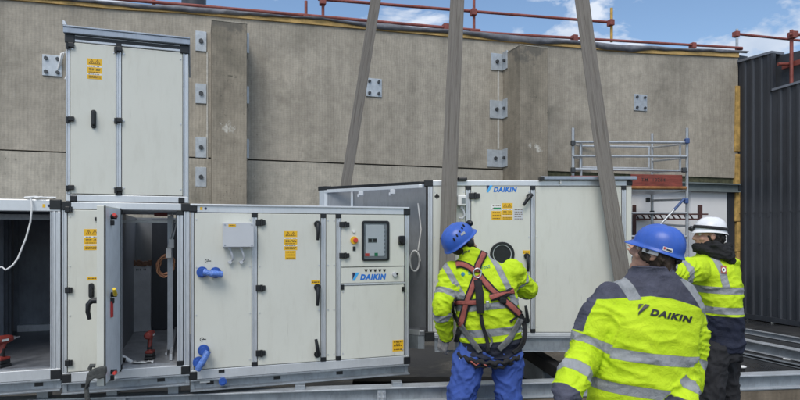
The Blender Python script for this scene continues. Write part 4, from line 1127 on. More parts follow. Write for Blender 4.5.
# left open end: frame bars along the receding side
m = MS(); m.box(-.002, .045, .052, DP2 - .03, H2 - .030, H2 - .003, 0); m.box(-.004, .03, .052, DP2 - .03, H2 - .065, H2 - .032, 1); m.build('end_top_rail', ['black', 'alurail'], u2, .003)
m = MS(); m.box(.0, .045, .052, DP2 - .03, .0, .05); m.build('end_bottom_rail', 'alu', u2, .003)
m = MS(); m.box(-.002, .045, DP2 - .03, DP2 + .01, 0, H2 - .02); m.build('end_post', 'alu', u2, .003)
m = MS(); m.box(-.006, .04, DP2 - .05, DP2 + .016, H2 - .04, H2 + .004); m.build('corner_block', 'black', u2, .004)
m = MB(); m.box(-.018, -.002, -.004, .045, .05, H2 - .055); m.build('end_gasket', 'rubber', u2)
for px_, w_ in ((375, .035), (352, .012), (398, .012)):
    x = F2.x(px_, DP2 - .06); m = MB(); m.box(x - w_, x + w_, DP2 - .075, DP2 - .042, .04, H2 - .04); m.build('back_stud', 'alu', u2)
for t in (.28, .62):
    y = .06 + (DP2 - .1) * t; x = -SH * y
    k = MB(); k.box(x - .0, x + .05, y - .03, y + .03, H2 - .11, H2 - .066); k.box(x - .012, x + .008, y - .018, y + .018, H2 - .125, H2 - .095); k.build('rail_clip', 'boxgrey', u2, .004)
post(u2, .0, X(432.5), rb, H2 - rt, False)
pl_ = panel(u2, X(433), X(465.4), rb + .004, H2 - rt - .004)
p466 = post(u2, X(466), X(470.6), rb, H2 - rt)
dr2 = panel(u2, X(471.2), X(530.4), rb + .004, H2 - rt - .004, name='door', y=-.002)
post(u2, X(531), X(535), rb, H2 - rt)
pr2 = panel(u2, X(535.6), X(621.5), rb + .004, H2 - rt - .004)
post(u2, X(622), X(626), rb, H2 - rt); panel(u2, X(626.4), W2 - .001, rb + .004, H2 - rt - .004, rivets=False)
m = MB(); m.box(-.035, .045, -.008, .05, H2 - .055, H2 + .006); m.build('corner_block', 'black', u2, .006)
m = MB(); m.box(-.03, .06, -.008, .05, -.045, .045); m.build('corner_block', 'black', u2, .006)
m = MB(); m.box(W2 - .05, W2 + .004, -.008, .05, H2 - .045, H2 - .003); m.build('corner_block', 'black', u2, .006)
base = MB(); zb_ = -.125
base.box(.06, W2, .005, .02, zb_, -.001); base.box(.06, W2, -.03, .05, zb_ - .012, zb_); base.box(.06, W2, -.022, .05, -.014, -.002); base.build('base_channel', 'steel', u2, .003)
m = MS(); m.box(.0, .06, .06, DP2, zb_, -.002); m.box(W2 - .06, W2, .06, DP2, zb_, -.002); m.box(.06, W2 - .06, DP2 - .04, DP2, zb_, -.002); m.build('base_channel', 'steel', u2)
# club shaped mark
x, z = F2.px(437, 196.5); k = MB(); yy = .0028
for dx, dz in ((-.012, 0), (.012, 0), (0, .016)): k.cyl((x + dx, yy, z + dz), (x + dx, .0045, z + dz), .011, 14)
k.prism([(x - .004, z + .005), (x + .004, z + .005), (x + .007, z - .022), (x - .007, z - .022)], yy, .0045); k.build('mark', 'ink', pl_)
# sensor box with tube
x0, z1 = F2.px(457, 195.5); x1, z0 = F2.px(465.6, 206)
k = MB(); k.box(x0, x1, -.07, .0035, z0, z1); sb = k.build('sensor_box', 'white', pl_, .010)
k = MB(); k.box(x0 + .035, x1 - .008, -.074, -.069, z0 + .02, z1 - .025); k.build('sensor_window', 'screen', sb)
k = MB(); xm = (x0 + x1) / 2; k.cyl((xm, -.03, z0), (xm, -.03, z0 - .025), .016, 10); k.tube([(xm, -.03, z0 - .02), (xm + .02, -.03, z0 - .05), (xm + .03, -.03, z0 - .085), (xm + .01, -.03, z0 - .115), (xm - .02, -.02, z0 - .11)], .009, 8); k.build('sensor_tube', 'boxgrey', sb)
for px_, py_ in ((462, 179.3),):
    x, z = F2.px(px_, py_); k = MB(); k.box(x - .045, x + .045, -.04, .02, z - .018, z + .018); k.build('lifting_lug', 'black', u2, .012)
x, z = F2.px(473.5, 196); hinge(dr2, x, z, -.003, .10, .055)
for py_ in (290, 316):
    x, z = F2.px(473.5, py_); hinge(dr2, x, z, -.003, .10, .055)
xl0, zl = F2.px(486.5, 192); xl1, zl1 = F2.px(517, 186); logo(dr2, xl0, xl1, zl, zl1, -.0025)
x0, z1 = F2.px(502, 203); x1, z0 = F2.px(512.6, 220); sticker(dr2, x0, x1, z0, z1, -.002)
x0, z1 = F2.px(491.4, 211); x1, z0 = F2.px(501.4, 220); small_sticker(dr2, x0, x1, z0, z1, -.002, 3)
x0, z1 = F2.px(491.4, 204.5); x1, z0 = F2.px(501.2, 209.5); small_sticker(dr2, x0, x1, z0, z1, -.002, 2, 'white')
k = MB(); k.box(x0 + .02, x1 - .002, -.0045, -.0033, z0 + .004, z0 + .018); k.build('green_print', 'green', dr2)
x0, z1 = F2.px(513.4, 208.5); x1, z0 = F2.px(523, 220); small_sticker(dr2, x0, x1, z0, z1, -.002, 5, 'boxgrey')
x0, z1 = F2.px(522.6, 250.3); x1, z0 = F2.px(530, 254); small_sticker(dr2, x0, x1, z0, z1, -.002)
x, z = F2.px(502, 254)
rr_ = .112; o1 = [(x + rr_ * math.cos(2 * math.pi * i / 36), z + rr_ * math.sin(2 * math.pi * i / 36)) for i in range(36)]; o2 = [(x + (a - x) * .78, z + (b - z) * .78) for a, b in o1]; o3 = [(x + (a - x) * .72, z + (b - z) * .72) for a, b in o1]
k = MB(); ring(k, o1, o2, -.022, -.002); ph = k.build('porthole', 'black', dr2, .003)
k = MB(); ring(k, o2, o3, -.014, -.002); k.build('porthole_bezel', 'alu', ph)
k = MB(); k.prism(o3, -.0036, -.0026); k.build('porthole_glass', 'black', ph)
x, z = F2.px(529, 196.5); k = MB(); k.cyl((x, -.002, z), (x, -.022, z), .027, 16); k.tube([(x + .02, -.04, z + .015), (x, -.05, z), (x - .03, -.055, z - .035), (x - .062, -.048, z - .085)], [.016, .019, .016, .012], 12); k.build('handle', 'black', dr2)
for ya, yb, pv, tl in ((256, 271, 'top', .004), (305, 320, 'bottom', -.02)):
    x, za = F2.px(526.6, ya); zb2 = F2.z(526.6, yb); lever(dr2, x, zb2, za, -.003, tl, pivot=pv)
for px_ in (560, 608):
    x = X(px_); k = MB(); k.box(x - .006, x + .006, -.03, .02, H2 - .03, H2 - .004); k.build('roof_clip', 'white', u2, .003)
# loose white cable inside the open end
cc0 = F2.w(F2.x(415, .15), .15, Z2(415, 262)); cw = thing('cable_loop', (cc0.x, cc0.y, F2.z0 + Z2(415, 262)), 0, 'white cable looped inside the open end of the hanging unit', 'cable')
m = MB(); m.tube([(.05 * math.cos(i * .5) * (1 - i * .006), .03 + .004 * i, .10 * math.sin(i * .5)) for i in range(34)], .007, 7); m.tube([(.03, .04, .1), (.06, .05, .30), (.03, .05, .55)], .007, 7); m.build('cable', 'cable', cw)

# ---- slings
HOOK = P(487, -690, 5.95)
def sling(pts, label, wd=.135, tw=0.0):
    o0 = pts[0].copy(); t = thing('lifting_sling', o0, 0, label, 'sling', 'grey webbing slings lifting the unit')
    n = 110; L_ = [(a - b).length for a, b in zip(pts[1:], pts)]; tot = sum(L_)
    m = MB(); cols = []
    for i in range(n + 1):
        s = tot * i / n; k = 0
        while k < len(L_) - 1 and s > L_[k]: s -= L_[k]; k += 1
        p = pts[k].lerp(pts[k + 1], s / L_[k]); tg = (pts[k + 1] - pts[k]).normalized()
        tn = tw * (i / n)
        ax = Vector((math.cos(tn + .05 * math.sin(i * .5)), math.sin(tn + .05 * math.sin(i * .5)), 0)); ax = (ax - tg * ax.dot(tg)).normalized(); nn_ = tg.cross(ax)
        w = (wd[0] + (wd[1] - wd[0]) * (i / n)) if isinstance(wd, tuple) else wd
        cols.append([p + ax * w * a + nn_ * b - o0 for a, b in ((-.5, -.004), (-.38, -.006), (.38, -.006), (.5, -.004), (.5, .004), (.38, .006), (-.38, .006), (-.5, .004))])
    v = [q for c in cols for q in c]
    for i in range(n):
        for k in range(8): m.add([], [], 0)
    f = [(i * 8 + k, i * 8 + (k + 1) % 8, (i + 1) * 8 + (k + 1) % 8, (i + 1) * 8 + k) for i in range(n) for k in range(8)]
    o = len(m.v); m.v += [tuple(q) for q in v]
    for i in range(n):
        for k in range(8):
            m.f.append([i * 8 + k, i * 8 + (k + 1) % 8, (i + 1) * 8 + (k + 1) % 8, (i + 1) * 8 + k]); m.mi.append(0); m.sm.append(False)
    o = m.build('webbing', ['strap', 'strapedge'], t)
    fset(o.data, 'across', [(.0, .12, .88, 1.0, 1.0, .88, .12, .0)[i % 8] for i in range(len(o.data.vertices))]); fset(o.data, 'along', [(i // 8) * tot / n for i in range(len(o.data.vertices))])
    return t
sling([P(341, 300, 6.35), P(345.5, 187, 6.35), HOOK], 'sling passing behind the far corner of the hanging unit, leftmost of three', (.112, .10), .15)
sling([P(447, 350, 5.40), P(446.5, 280, 5.40), P(449.5, 180, 5.40), HOOK], 'sling hanging in front of the unit beside the harnessed worker, middle of three', (.150, .082), .0)
sling([P(634, 350, 5.38), P(606.5, 178, 5.38), HOOK], 'sling across the right end of the hanging unit, rightmost of three', (.155, .072), .0)

# ------------------------------------------------------------------ steel beams and upstand
ba = Vector((-1.715, 4.66)); bb = Vector((3.59, 5.36)); byaw = math.atan2(bb.y - ba.y, bb.x - ba.x)
FBm = Frame(ba, byaw, 0)
def ibeam(name, F, x0, x1, zt, zb, w, label, light=True, mats=('steel', 'steellight')):
    t = thingF(name, Frame(F.o, F.yaw, 0), label, 'beam')
    k = MB(); k.box(x0, x1, .0, w, zt - .012, zt); k.box(x0, x1, .0, w, zb, zb + .012); k.build('flange', mats[1], t, .002)
    k = MB(); k.box(x0, x1, w * .42, w * .42 + .012, zb + .012, zt - .012); k.build('web', mats[0], t)
    return t
bm = ibeam('steel_beam', FBm, -2.5, 7.5, .540, .412, .13, 'long galvanised steel beam running under the units across the foreground')
for px_ in (382, 690, 120):
    x = FBm.x(px_); k = MB(); k.box(x - .035, x + .035, .02, .05, .428, .522); sp_ = k.build('splice_plate', 'steellight', bm, .003)
    for dx, dz in ((-.018, .02), (.018, .02), (-.018, -.02), (.018, -.02)):
        b_ = MB(); b_.cyl((x + dx, .02, .475 + dz), (x + dx, .002, .475 + dz), .009, 6, sm=False); b_.build('bolt', 'galv', sp_)
ku = thingF('concrete_upstand', FBm, 'stained low concrete upstand carrying the front steel beam', 'wall')
m = MB(); m.box(-2.6, 7.6, .015, .30, 0, .405); m.build('block', 'kerbconc', ku, .012)
m = MB(); m.box(-2.6, 7.6, .008, .20, .4055, .4095); m.build('capping_strip', 'steellight', ku)
for px_, hh, lab in ((40, Z0A - .0855, 'tall grey packer under the left open unit'), (110, Z0B - .0855, 'grey packer under the open-door unit'), (172, Z0B - .0855, 'grey packer under the right corner of the open-door unit'), (300, BEAM_TOP, 'low grey packer under the middle of the control unit'), (398, BEAM_TOP, 'low grey packer under the right end of the control unit')):
    t = thing('packer', FBm.w(FBm.x(px_), .065, .5405), byaw, lab, 'packer', 'packers on the front beam')
    k = MB(); k.box(-.04, .04, -.03, .055, 0, hh - .5405); k.build('plate', 'steel', t, .002)
# beams lying on the deck at the right
def deckbeam(pa, pb, zt, h, w, label, mats=('steel', 'steellight')):
    da = (H - zt) * FPX / (pa[1] - HY); db = (H - zt) * FPX / (pb[1] - HY)
    A_ = P(pa[0], pa[1], da); B_ = P(pb[0], pb[1], db); d = (B_ - A_); L_ = d.length; F = Frame(A_.xy, math.atan2(d.y, d.x), 0)
    return ibeam('deck_beam', F, -1.2, L_ + 1.4, zt, zt - h, w, label, mats=mats)
deckbeam((738, 339), (800, 351), .16, .15, .16, 'wide steel beam lying on the wet roof deck')
deckbeam((738, 327.5), (800, 338), .10, .09, .06, 'thin steel rail on the deck near the ribbed cladding')
deckbeam((738, 352), (800, 365), .06, .05, .05, 'low steel rail nearest the front beam on the deck', ('rubber', 'steel'))
# black padded bearer below the hanging unit
A_ = P(520, 343, 6.2); B_ = P(578, 379, 5.15)
d = B_ - A_; t = thing('black_bearer', A_, math.atan2(d.y, d.x), 'black rubber bearer sloping down beside the harnessed worker to the front beam', 'bearer')
Lh = Vector((d.x, d.y)).length
m = MB(); m.prism([(0, .02), (Lh, d.z + .02), (Lh, d.z - .10), (0, -.10)], -.05, .06); m.build('pad', 'rubber', t, .01)
m = MB(); m.box(-.2, Lh * .5, -.04, .05, -A_.z, -.11); m.build('support', 'steel', t)
# dark timber sleepers and packing under the hanging unit
A_ = P(470, 372, 6.3); t = thing('packing_sleeper', (A_.x - .6, 5.85, 0), 0, 'black sleeper on the deck under the hanging unit', 'sleeper')
m = MB(); m.box(-.6, 1.9, 0, .22, 0, .35); m.build('block', 'rubber', t, .01)
A_ = P(560, 356, 6.9); t = thing('cardboard_sheet', (A_.x, A_.y, 0), .1, 'flat brown cardboard piece behind the black bearer', 'cardboard')
m = MB(); m.box(-.35, .45, 0, .5, 0, .34); m.build('sheet', 'kerbconc', t, .01)
# scraps
A_ = P(742.5, 366.5, 1.70 * FPX / 131.5); t = thing('foam_scrap', (A_.x, A_.y, 0), .3, 'small white scrap lying on the dark deck', 'scrap')
m = MB(); m.ellipsoid((0, 0, .075), (.06, .04, .018), 10, 6); m.build('piece', 'white', t)
m = MB(); m.box(-.03, .03, -.02, .02, 0, .06); m.build('lump', 'rubber', t, .005)

# ------------------------------------------------------------------ people
def catmull(pts, sub):
    out = []; n = len(pts)
    for i in range(n - 1):
        p0, p1, p2, p3 = pts[max(i - 1, 0)], pts[i], pts[i + 1], pts[min(i + 2, n - 1)]
        for k in range(sub):
            t = k / sub
            out.append(.5 * ((2 * p1) + (p2 - p0) * t + (2 * p0 - 5 * p1 + 4 * p2 - p3) * t * t + (3 * p1 - p0 - 3 * p2 + p3) * t ** 3))
    out.append(pts[-1]); return out


def limb(mb, pts, radii, n=18, sub=6, cap=True):
    pv = [np.array([*p, r]) for p, r in zip(pts, radii)]
    c = catmull(pv, sub)
    if cap:
        a, b = c[0], c[-1]; d0 = (c[0] - c[1])[:3]; d0 /= np.linalg.norm(d0) + 1e-9; d1 = (c[-1] - c[-2])[:3]; d1 /= np.linalg.norm(d1) + 1e-9
        pre = [np.array([*(a[:3] + d0 * a[3] * math.sin(g)), a[3] * math.cos(g)]) for g in (1.45, 1.1, .7, .35)]
        post_ = [np.array([*(b[:3] + d1 * b[3] * math.sin(g)), b[3] * math.cos(g)]) for g in (.35, .7, 1.1, 1.45)]
        c = pre + c + post_
    mb.tube([q[:3] for q in c], [max(.0008, float(q[3])) for q in c], n)


def loft(mb, rings, n=36, sub=5, ex=2.4):
    """rings : (centre, rx, ry, yaw)"""
    pv = [np.array([*c, rx, ry, yw]) for c, rx, ry, yw in rings]
    cs = catmull(pv, sub)
    v = []; f = []
    cs = [np.array([*cs[0][:3], cs[0][3] * .5, cs[0][4] * .5, cs[0][5]])] + cs + [np.array([*cs[-1][:3], cs[-1][3] * .5, cs[-1][4] * .5, cs[-1][5]])]
    for q in cs:
        cy, sy = math.cos(q[5]), math.sin(q[5])
        for k in range(n):
            a = 2 * math.pi * k / n; ca, sa = math.cos(a), math.sin(a)
            x = q[3] * math.copysign(abs(ca) ** (2 / ex), ca); y = q[4] * math.copysign(abs(sa) ** (2 / ex), sa)
            v.append((q[0] + x * cy - y * sy, q[1] + x * sy + y * cy, q[2]))
    m = len(cs)
    for i in range(m - 1):
        for k in range(n): f.append((i * n + k, i * n + (k + 1) % n, (i + 1) * n + (k + 1) % n, (i + 1) * n + k))
    f.append(tuple(range(n - 1, -1, -1))); f.append(tuple(range((m - 1) * n, m * n)))
    mb.add(v, f, 0, True)


def fuse(mb, voxel, smooth):
    me = bpy.data.meshes.new('t'); me.from_pydata([tuple(map(float, p)) for p in mb.v], [], mb.f); me.update()
    o = bpy.data.objects.new('t', me); COL.objects.link(o)
    r = o.modifiers.new('r', 'REMESH'); r.mode = 'VOXEL'; r.voxel_size = voxel; r.use_smooth_shade = True
    if smooth:
        s = o.modifiers.new('s', 'SMOOTH'); s.iterations = smooth; s.factor = .5
    bpy.context.view_layer.update(); dg = bpy.context.evaluated_depsgraph_get()
    m2 = bpy.data.meshes.new_from_object(o.evaluated_get(dg)); bpy.data.objects.remove(o); bpy.data.meshes.remove(me)
    return m2


def verts(me):
    a = np.empty(len(me.vertices) * 3, np.float32); me.vertices.foreach_get('co', a); return a.reshape(-1, 3)


def normals(me):
    a = np.empty(len(me.vertices) * 3, np.float32); me.vertex_normals.foreach_get('vector', a); return a.reshape(-1, 3)


class Arm:
    """poly-line of a sleeve for measuring tape positions"""
    def __init__(s, pts, radii):
        c = np.array(catmull([np.array([*p, r]) for p, r in zip(pts, radii)], 10)); s.p = c[:, :3]; s.r = c[:, 3]
        s.t = np.concatenate([[0], np.cumsum(np.linalg.norm(np.diff(s.p, axis=0), axis=1))])

    def near(s, V):
        best = np.full(len(V), 1e9); T = np.zeros(len(V)); Rr = np.zeros(len(V)); C = np.zeros_like(V)
        for i in range(len(s.p) - 1):
            a, b = s.p[i], s.p[i + 1]; ab = b - a; L2 = ab @ ab + 1e-12
            k = ((V - a) @ ab) / L2
            lo = -9 if i == 0 else 0; hi = 9 if i == len(s.p) - 2 else 1
            k = np.clip(k, lo, hi); q = a + k[:, None] * ab; d = np.linalg.norm(V - q, axis=1)
            m = d < best; best[m] = d[m]; T[m] = (s.t[i] + k * math.sqrt(L2))[m]; Rr[m] = s.r[i]; C[m] = q[m]
        return best, T, Rr, C


def wrinkle(me, amp, arms=(), fine=.35, hang=(6.5, 6.5, 13), flat=None):
    V = verts(me).copy(); Nn = normals(me); out = V.copy()
    sl = [(a, a.near(V)) for a in arms]
    for i in range(len(V)):
        p = Vector(V[i]); w = noise.noise_vector(p * 4.5) * .07; q = p + w
        a = None
        for arm, (d, T, Rr, C) in sl:
            if d[i] < Rr[i] * 1.25 + .015 and T[i] > .07: a = (T[i], p - Vector(C[i])); break
        if a:
            k = Vector((a[0] * 23 + w.x * 60, a[1].x * 9, a[1].z * 9 + 5))
        else: k = Vector((q.x * hang[0], q.y * hang[1], q.z * hang[2]))
        r = max(0, 1 - 2.0 * abs(noise.noise(k))); r2 = max(0, 1 - 2.0 * abs(noise.noise(k * 2.1 + Vector((7, 3, 1))))); r3 = max(0, 1 - 2 * abs(noise.noise(q * 3.1 + Vector((q.z * 2, 1, q.x * 3)))))
        am = amp
        if flat:                       # a stiff print keeps the cloth flat
            e = math.hypot((V[i][0] - flat[0]) / flat[2], (V[i][2] - flat[1]) / flat[3]); am *= min(1, max(.12, e * e * .9)) if V[i][1] < .02 else 1
        out[i] = V[i] + Nn[i] * am * (r * r * .9 + r2 * r2 * fine + r3 ** 3 * .5 - .6)
    me.vertices.foreach_set('co', out.astype(np.float32).ravel()); me.update()


def mesh_obj(name, me, m_, par):
    me.materials.clear(); me.materials.append(M[m_] if isinstance(m_, str) else m_)
    for p in me.polygons: p.use_smooth = True
    me.name = name; o = bpy.data.objects.new(name, me); COL.objects.link(o); o.parent = par; return o


def bvh_of(me): return BVHTree.FromPolygons([v.co.copy() for v in me.vertices], [tuple(p.vertices) for p in me.polygons])


def cast(bvh, E, px, py):
    d = Vector(((px - CX) / FPX, 1, (HY - py) / FPX)).normalized(); o = Vector((0, 0, H)) - E
    loc, nr, _, _ = bvh.ray_cast(o, d)
    return loc, nr


def ribbon(name, par, bvh, E, path, wpx, mi, off=.006, th=.004, sub=10, lat=(-1, -.5, 0, .5, 1)):
    pts = catmull([np.array(p, float) for p in path], sub); n = len(pts); rows = []; last = None
    for i, p in enumerate(pts):
        t = pts[min(i + 1, n - 1)] - pts[max(i - 1, 0)]; t = t / (np.linalg.norm(t) + 1e-9); s = np.array([-t[1], t[0]])
        row = []
        for k in lat:
            q = p + s * wpx * .5 * k; loc, nr = cast(bvh, E, q[0], q[1])
            row.append(None if loc is None else (loc, nr))
        good = [r for r in row if r]
        if not good: continue
        base = good[len(good) // 2]
        fixed = []
        for k, r in zip(lat, row):
            if r is None:
                # past the silhouette: carry on in the plane of the nearest hit
                q = p + s * wpx * .5 * k; d = base[0].y + E.y; w = P(q[0], q[1], d + .01) - E; r = (w, base[1])
            fixed.append(r)
        rows.append([l + nn * off for l, nn in fixed])
    sm_ = []
    for i in range(len(rows)):
        w = rows[max(0, i - 3):i + 4]; sm_.append([sum((r[k] for r in w), Vector()) / len(w) * .75 + rows[i][k] * .25 for k in range(len(lat))])
    if len(rows) > 8: rows = sm_
    m = MB(); c = len(lat); m.add([q for r in rows for q in r], [(i * c + k, i * c + k + 1, (i + 1) * c + k + 1, (i + 1) * c + k) for i in range(len(rows) - 1) for k in range(c - 1)], 0, True)
    o = m.build(name, mi, par); so_ = o.modifiers.new('thick', 'SOLIDIFY'); so_.thickness = th; so_.offset = 0
    return o


def decal(name, par, bvh, E, V2, F2_, quad, mats, off=.004, mis=None):
    """flat print laid on the cloth: unit-square points -> pixel quad -> surface"""
    (ax, ay), (bx, by), (cx_, cy_), (dx, dy) = quad     # bottom-left, bottom-right, top-right, top-left
    out = []; last = None
    for a, b in V2:
        x = (ax * (1 - a) + bx * a) * (1 - b) + (dx * (1 - a) + cx_ * a) * b; y = (ay * (1 - a) + by * a) * (1 - b) + (dy * (1 - a) + cy_ * a) * b
        loc, nr = cast(bvh, E, x, y)
        if loc is None: loc, nr = last
        last = (loc, nr); out.append(loc + nr * off)
    m = MB(); m.add(out, F2_)
    if mis: m.mi = mis
    return m.build(name, mats, par)


def grid2(nx, nz, u0=0, u1=1, v0=0, v1=1):
    v = [(u0 + (u1 - u0) * i / nx, v0 + (v1 - v0) * j / nz) for j in range(nz + 1) for i in range(nx + 1)]
    f = [(j * (nx + 1) + i, j * (nx + 1) + i + 1, (j + 1) * (nx + 1) + i + 1, (j + 1) * (nx + 1) + i) for j in range(nz) for i in range(nx)]
    return v, f


def hand(mb, wrist, d, palm, side, curl=.5, g=0.0):
    """palm and five fingers; d forearm direction, palm normal, side = thumb side"""
    d = d.normalized(); palm = (palm - d * palm.dot(d)).normalized(); side = (side - d * side.dot(d) - palm * side.dot(palm)).normalized()
    for k in (-.6, -.2, .2, .6):
        limb(mb, [wrist - d * .02 + side * k * .03, wrist + d * .04 + side * k * .052, wrist + d * .088 + side * k * .058], [.018 + g, .0155 + g, .0125 + g], 10, 3)
    for k, ln in zip((.60, .2, -.2, -.60), (.072, .080, .075, .058)):
        p = wrist + d * .090 + side * k * .060; pts = [p]; a = .15
        for j, s in enumerate((.42, .32, .26)):
            a += curl * (.75 if j == 0 else .9); q = pts[-1] + (d * math.cos(a) + palm * math.sin(a) + side * k * .05) * ln * s; pts.append(q)
        limb(mb, pts, [.0095 + g, .0088 + g, .008 + g, .0068 + g], 10, 3)
    t0 = wrist + d * .025 + side * .032; limb(mb, [t0, t0 + (d * .6 + side * .7 + palm * .35) * .035, t0 + (d * .85 + side * .45 + palm * .6) * .062, t0 + (d * .95 + side * .2 + palm * .7) * .085], [.015 + g, .0115 + g, .0095 + g, .008 + g], 10, 3)


def headR(f, up=(0, 0, 1)):
    f = Vector(f).normalized(); u = Vector(up); r = f.cross(u).normalized(); u = r.cross(f)
    return Matrix((r, f, u)).transposed()


def head(mb, C, R):
    E_ = lambda c, r: mb.ellipsoid(C + R @ Vector(c), r, 20, 12, 0, R)
    E_((0, -.012, .035), (.076, .096, .092)); E_((0, .025, -.035), (.064, .070, .075)); E_((0, .048, -.082), (.042, .042, .036)); E_((0, .076, -.098), (.022, .020, .018))
    E_((0, .078, .028), (.052, .016, .014))
    limb(mb, [C + R @ Vector(q) for q in ((0, .082, .022), (0, .098, -.008), (0, .106, -.028))], [.010, .012, .015], 10, 4)
    E_((-.012, .094, -.034), (.010, .010, .009)); E_((.012, .094, -.034), (.010, .010, .009))
    E_((0, .083, -.060), (.024, .011, .0065)); E_((0, .081, -.071), (.021, .012, .007))
    for s in (-1, 1):
        E_((s * .045, .058, -.028), (.022, .024, .022)); E_((s * .078, -.005, -.005), (.010, .021, .032))


def eyes(par, C, R):
    for s in (-1, 1):
        k = MB(); c = C + R @ Vector((s * .031, .074, .006)); k.ellipsoid(c, (.0125, .0125, .0115), 12, 8); k.ellipsoid(c + R @ Vector((0, .0085, 0)), (.006, .005, .006), 10, 6, 1); k.build('eye', ['eye', 'ink'], par)


def helmet(par, C, R, m_, visor=.045, vents=False, k=1.0):
    rx, ry, hz, z0 = .116 * k, .142 * k, .128 * k, .034
    n, rows = 56, 16; v = []; f = []
    prof = [(-2, 0)] + [(-1, 0)] + [(i, 0) for i in range(rows + 1)]
    for i, _ in prof:
        for q in range(n):
            a = 2 * math.pi * q / n; fr = max(0, math.sin(a)) ** 2.2; bk = max(0, -math.sin(a)) ** 2
            if i == -2: e = .013 + visor * fr; z = z0 - .012 - .012 * fr - .012 * bk; x = (rx + e * .8) * math.cos(a); y = (ry + e) * math.sin(a)
            elif i == -1: e = .004; z = z0 - .002 - .012 * bk; x = (rx + e) * math.cos(a); y = (ry + e) * math.sin(a)
            else:
                ph = math.pi / 2 * i / rows; cr = math.cos(ph) ** .82; z = z0 + hz * math.sin(ph) ** .95
                ridge = .005 * math.exp(-((abs(math.cos(a)) * cr * rx - .022) / .009) ** 2) * min(1, i / 5) * (1 if abs(math.sin(a)) > .2 else .4)
                x = rx * cr * math.cos(a); y = ry * cr * math.sin(a) - .01 * (i / rows); z += ridge
            v.append(C + R @ Vector((x, y - .006, z)))
    m = len(prof)
    for i in range(m - 1):
        for q in range(n): f.append((i * n + q, i * n + (q + 1) % n, (i + 1) * n + (q + 1) % n, (i + 1) * n + q))
    f.append(tuple((m - 1) * n + q for q in range(n)))
    b = MB(); b.add(v, f, 0, True); o = b.build('helmet', m_, par)
    s = o.modifiers.new('shell', 'SOLIDIFY'); s.thickness = .004; s.offset = -1
    sb = o.modifiers.new('round', 'SUBSURF'); sb.levels = 1; sb.render_levels = 1
    if vents:
        for sx in (-1, 1):
            for j in range(5):
                a = -.75 + .36 * j; ph = .50 + .06 * j
                c = Vector((sx * rx * .99 * math.cos(ph) * math.cos(a * .55), ry * 1.0 * math.cos(ph) * math.sin(a * .9) - .008, z0 + hz * math.sin(ph) ** .93))
                g = MB(); g.ellipsoid(C + R @ c, (.006, .007, .017), 10, 6, 0, R); g.build('vent', 'black', o)
    # inner suspension band
    b = MB(); v = []
    for z in (.022, .046):
        for q in range(28):
            a = 2 * math.pi * q / 28; v.append(C + R @ Vector((.086 * math.cos(a), .104 * math.sin(a) - .008, z)))
    b.add(v, [(q, (q + 1) % 28, 28 + (q + 1) % 28, 28 + q) for q in range(28)], 0, True); sbn = b.build('head_band', 'black', o); sbn.modifiers.new('t', 'SOLIDIFY').thickness = .003
    return o


def boots(par, an, toe):
    for a in an:
        k = MB(); a = Vector(a); t = Vector(toe).normalized()
        limb(k, [a + Vector((0, 0, .16)), a + Vector((0, 0, .08)), a + Vector((0, 0, .0)) - t * .02 - Vector((0, 0, .03)), a + t * .08 - Vector((0, 0, .045)), a + t * .16 - Vector((0, 0, .055))], [.055, .055, .055, .048, .038], 16, 4)
        limb(k, [a - t * .05 - Vector((0, 0, .08)), a + t * .17 - Vector((0, 0, .08))], [.02, .02], 10, 3)
        me = fuse(k, .008, 4); mesh_obj('boot', me, 'black', par)


def trousers(par, hipc, rx, ry, hips, knees, ankles, rad, m_, yaw=0.0):
    k = MB(); loft(k, [(hipc + Vector((0, 0, -.10)), rx * .96, ry * .96, yaw), (hipc, rx, ry, yaw), (hipc + Vector((0, 0, .12)), rx * .93, ry * .93, yaw)], 30, 4)
    arms = []
    for h, kn, an in zip(hips, knees, ankles):
        pts = [h, h.lerp(kn, .5), kn, kn.lerp(an, .5), an]; limb(k, pts, [rad[0], rad[1], rad[2], rad[3], rad[4]], 20, 6); arms.append(Arm(pts, rad))
    me = fuse(k, .0095, 5); wrinkle(me, .019, (), .5, (9, 9, 8)); return mesh_obj('trousers', me, m_, par)


# ---------------- worker with harness
d1 = 4.70; E1 = Vector((P(488, HY, d1).x, d1, 0))
w1 = thing('person', E1, 0, 'worker in blue climbing helmet and red safety harness over a yellow jacket, seen from behind', 'person', 'workers in yellow jackets')
J = lambda px, py, d=d1: P(px, py, d) - E1
sL, eL, hL = J(452, 274, 4.68), J(442, 307, 4.60), J(446, 335, 4.76)
sR, eR, hR = J(512, 271, 4.70), J(528, 290, 4.83), J(513, 287, 5.12)
rings1 = [(J(490, 356, 4.72), .235, .160, 0), (J(490, 340, 4.72), .244, .170, 0), (J(488, 318, 4.70), .250, .175, .05), (J(485, 295, 4.69), .252, .178, .08), (J(482, 278, 4.69), .255, .155, .1), (J(479, 267, 4.69), .205, .125, .1), (J(475, 259, 4.68), .125, .10, .1), (J(470, 251.5, 4.67), .096, .095, .1), (J(465.5, 247, 4.67), .094, .095, .1)]
k = MB(); loft(k, rings1)
ra = [.095, .084, .076, .069, .058]
pL = [sL, sL.lerp(eL, .5), eL, eL.lerp(hL, .5), hL]; pR = [sR, sR.lerp(eR, .5), eR, eR.lerp(hR, .5), hR]
limb(k, pL, ra); limb(k, pR, ra); A1 = [Arm(pL, ra), Arm(pR, ra)]
me = fuse(k, .0085, 6); wrinkle(me, .0155, A1, .3, hang=(5, 5, 12), flat=(J(477, 272).x, J(477, 272).z, .12, .05))
V = verts(me); pz = lambda py, d=d1: H - (py - HY) / FPX * d; lx = lambda px, d=d1: (px - CX) / FPX * d - E1.x
tb = np.full(len(V), -1.0)
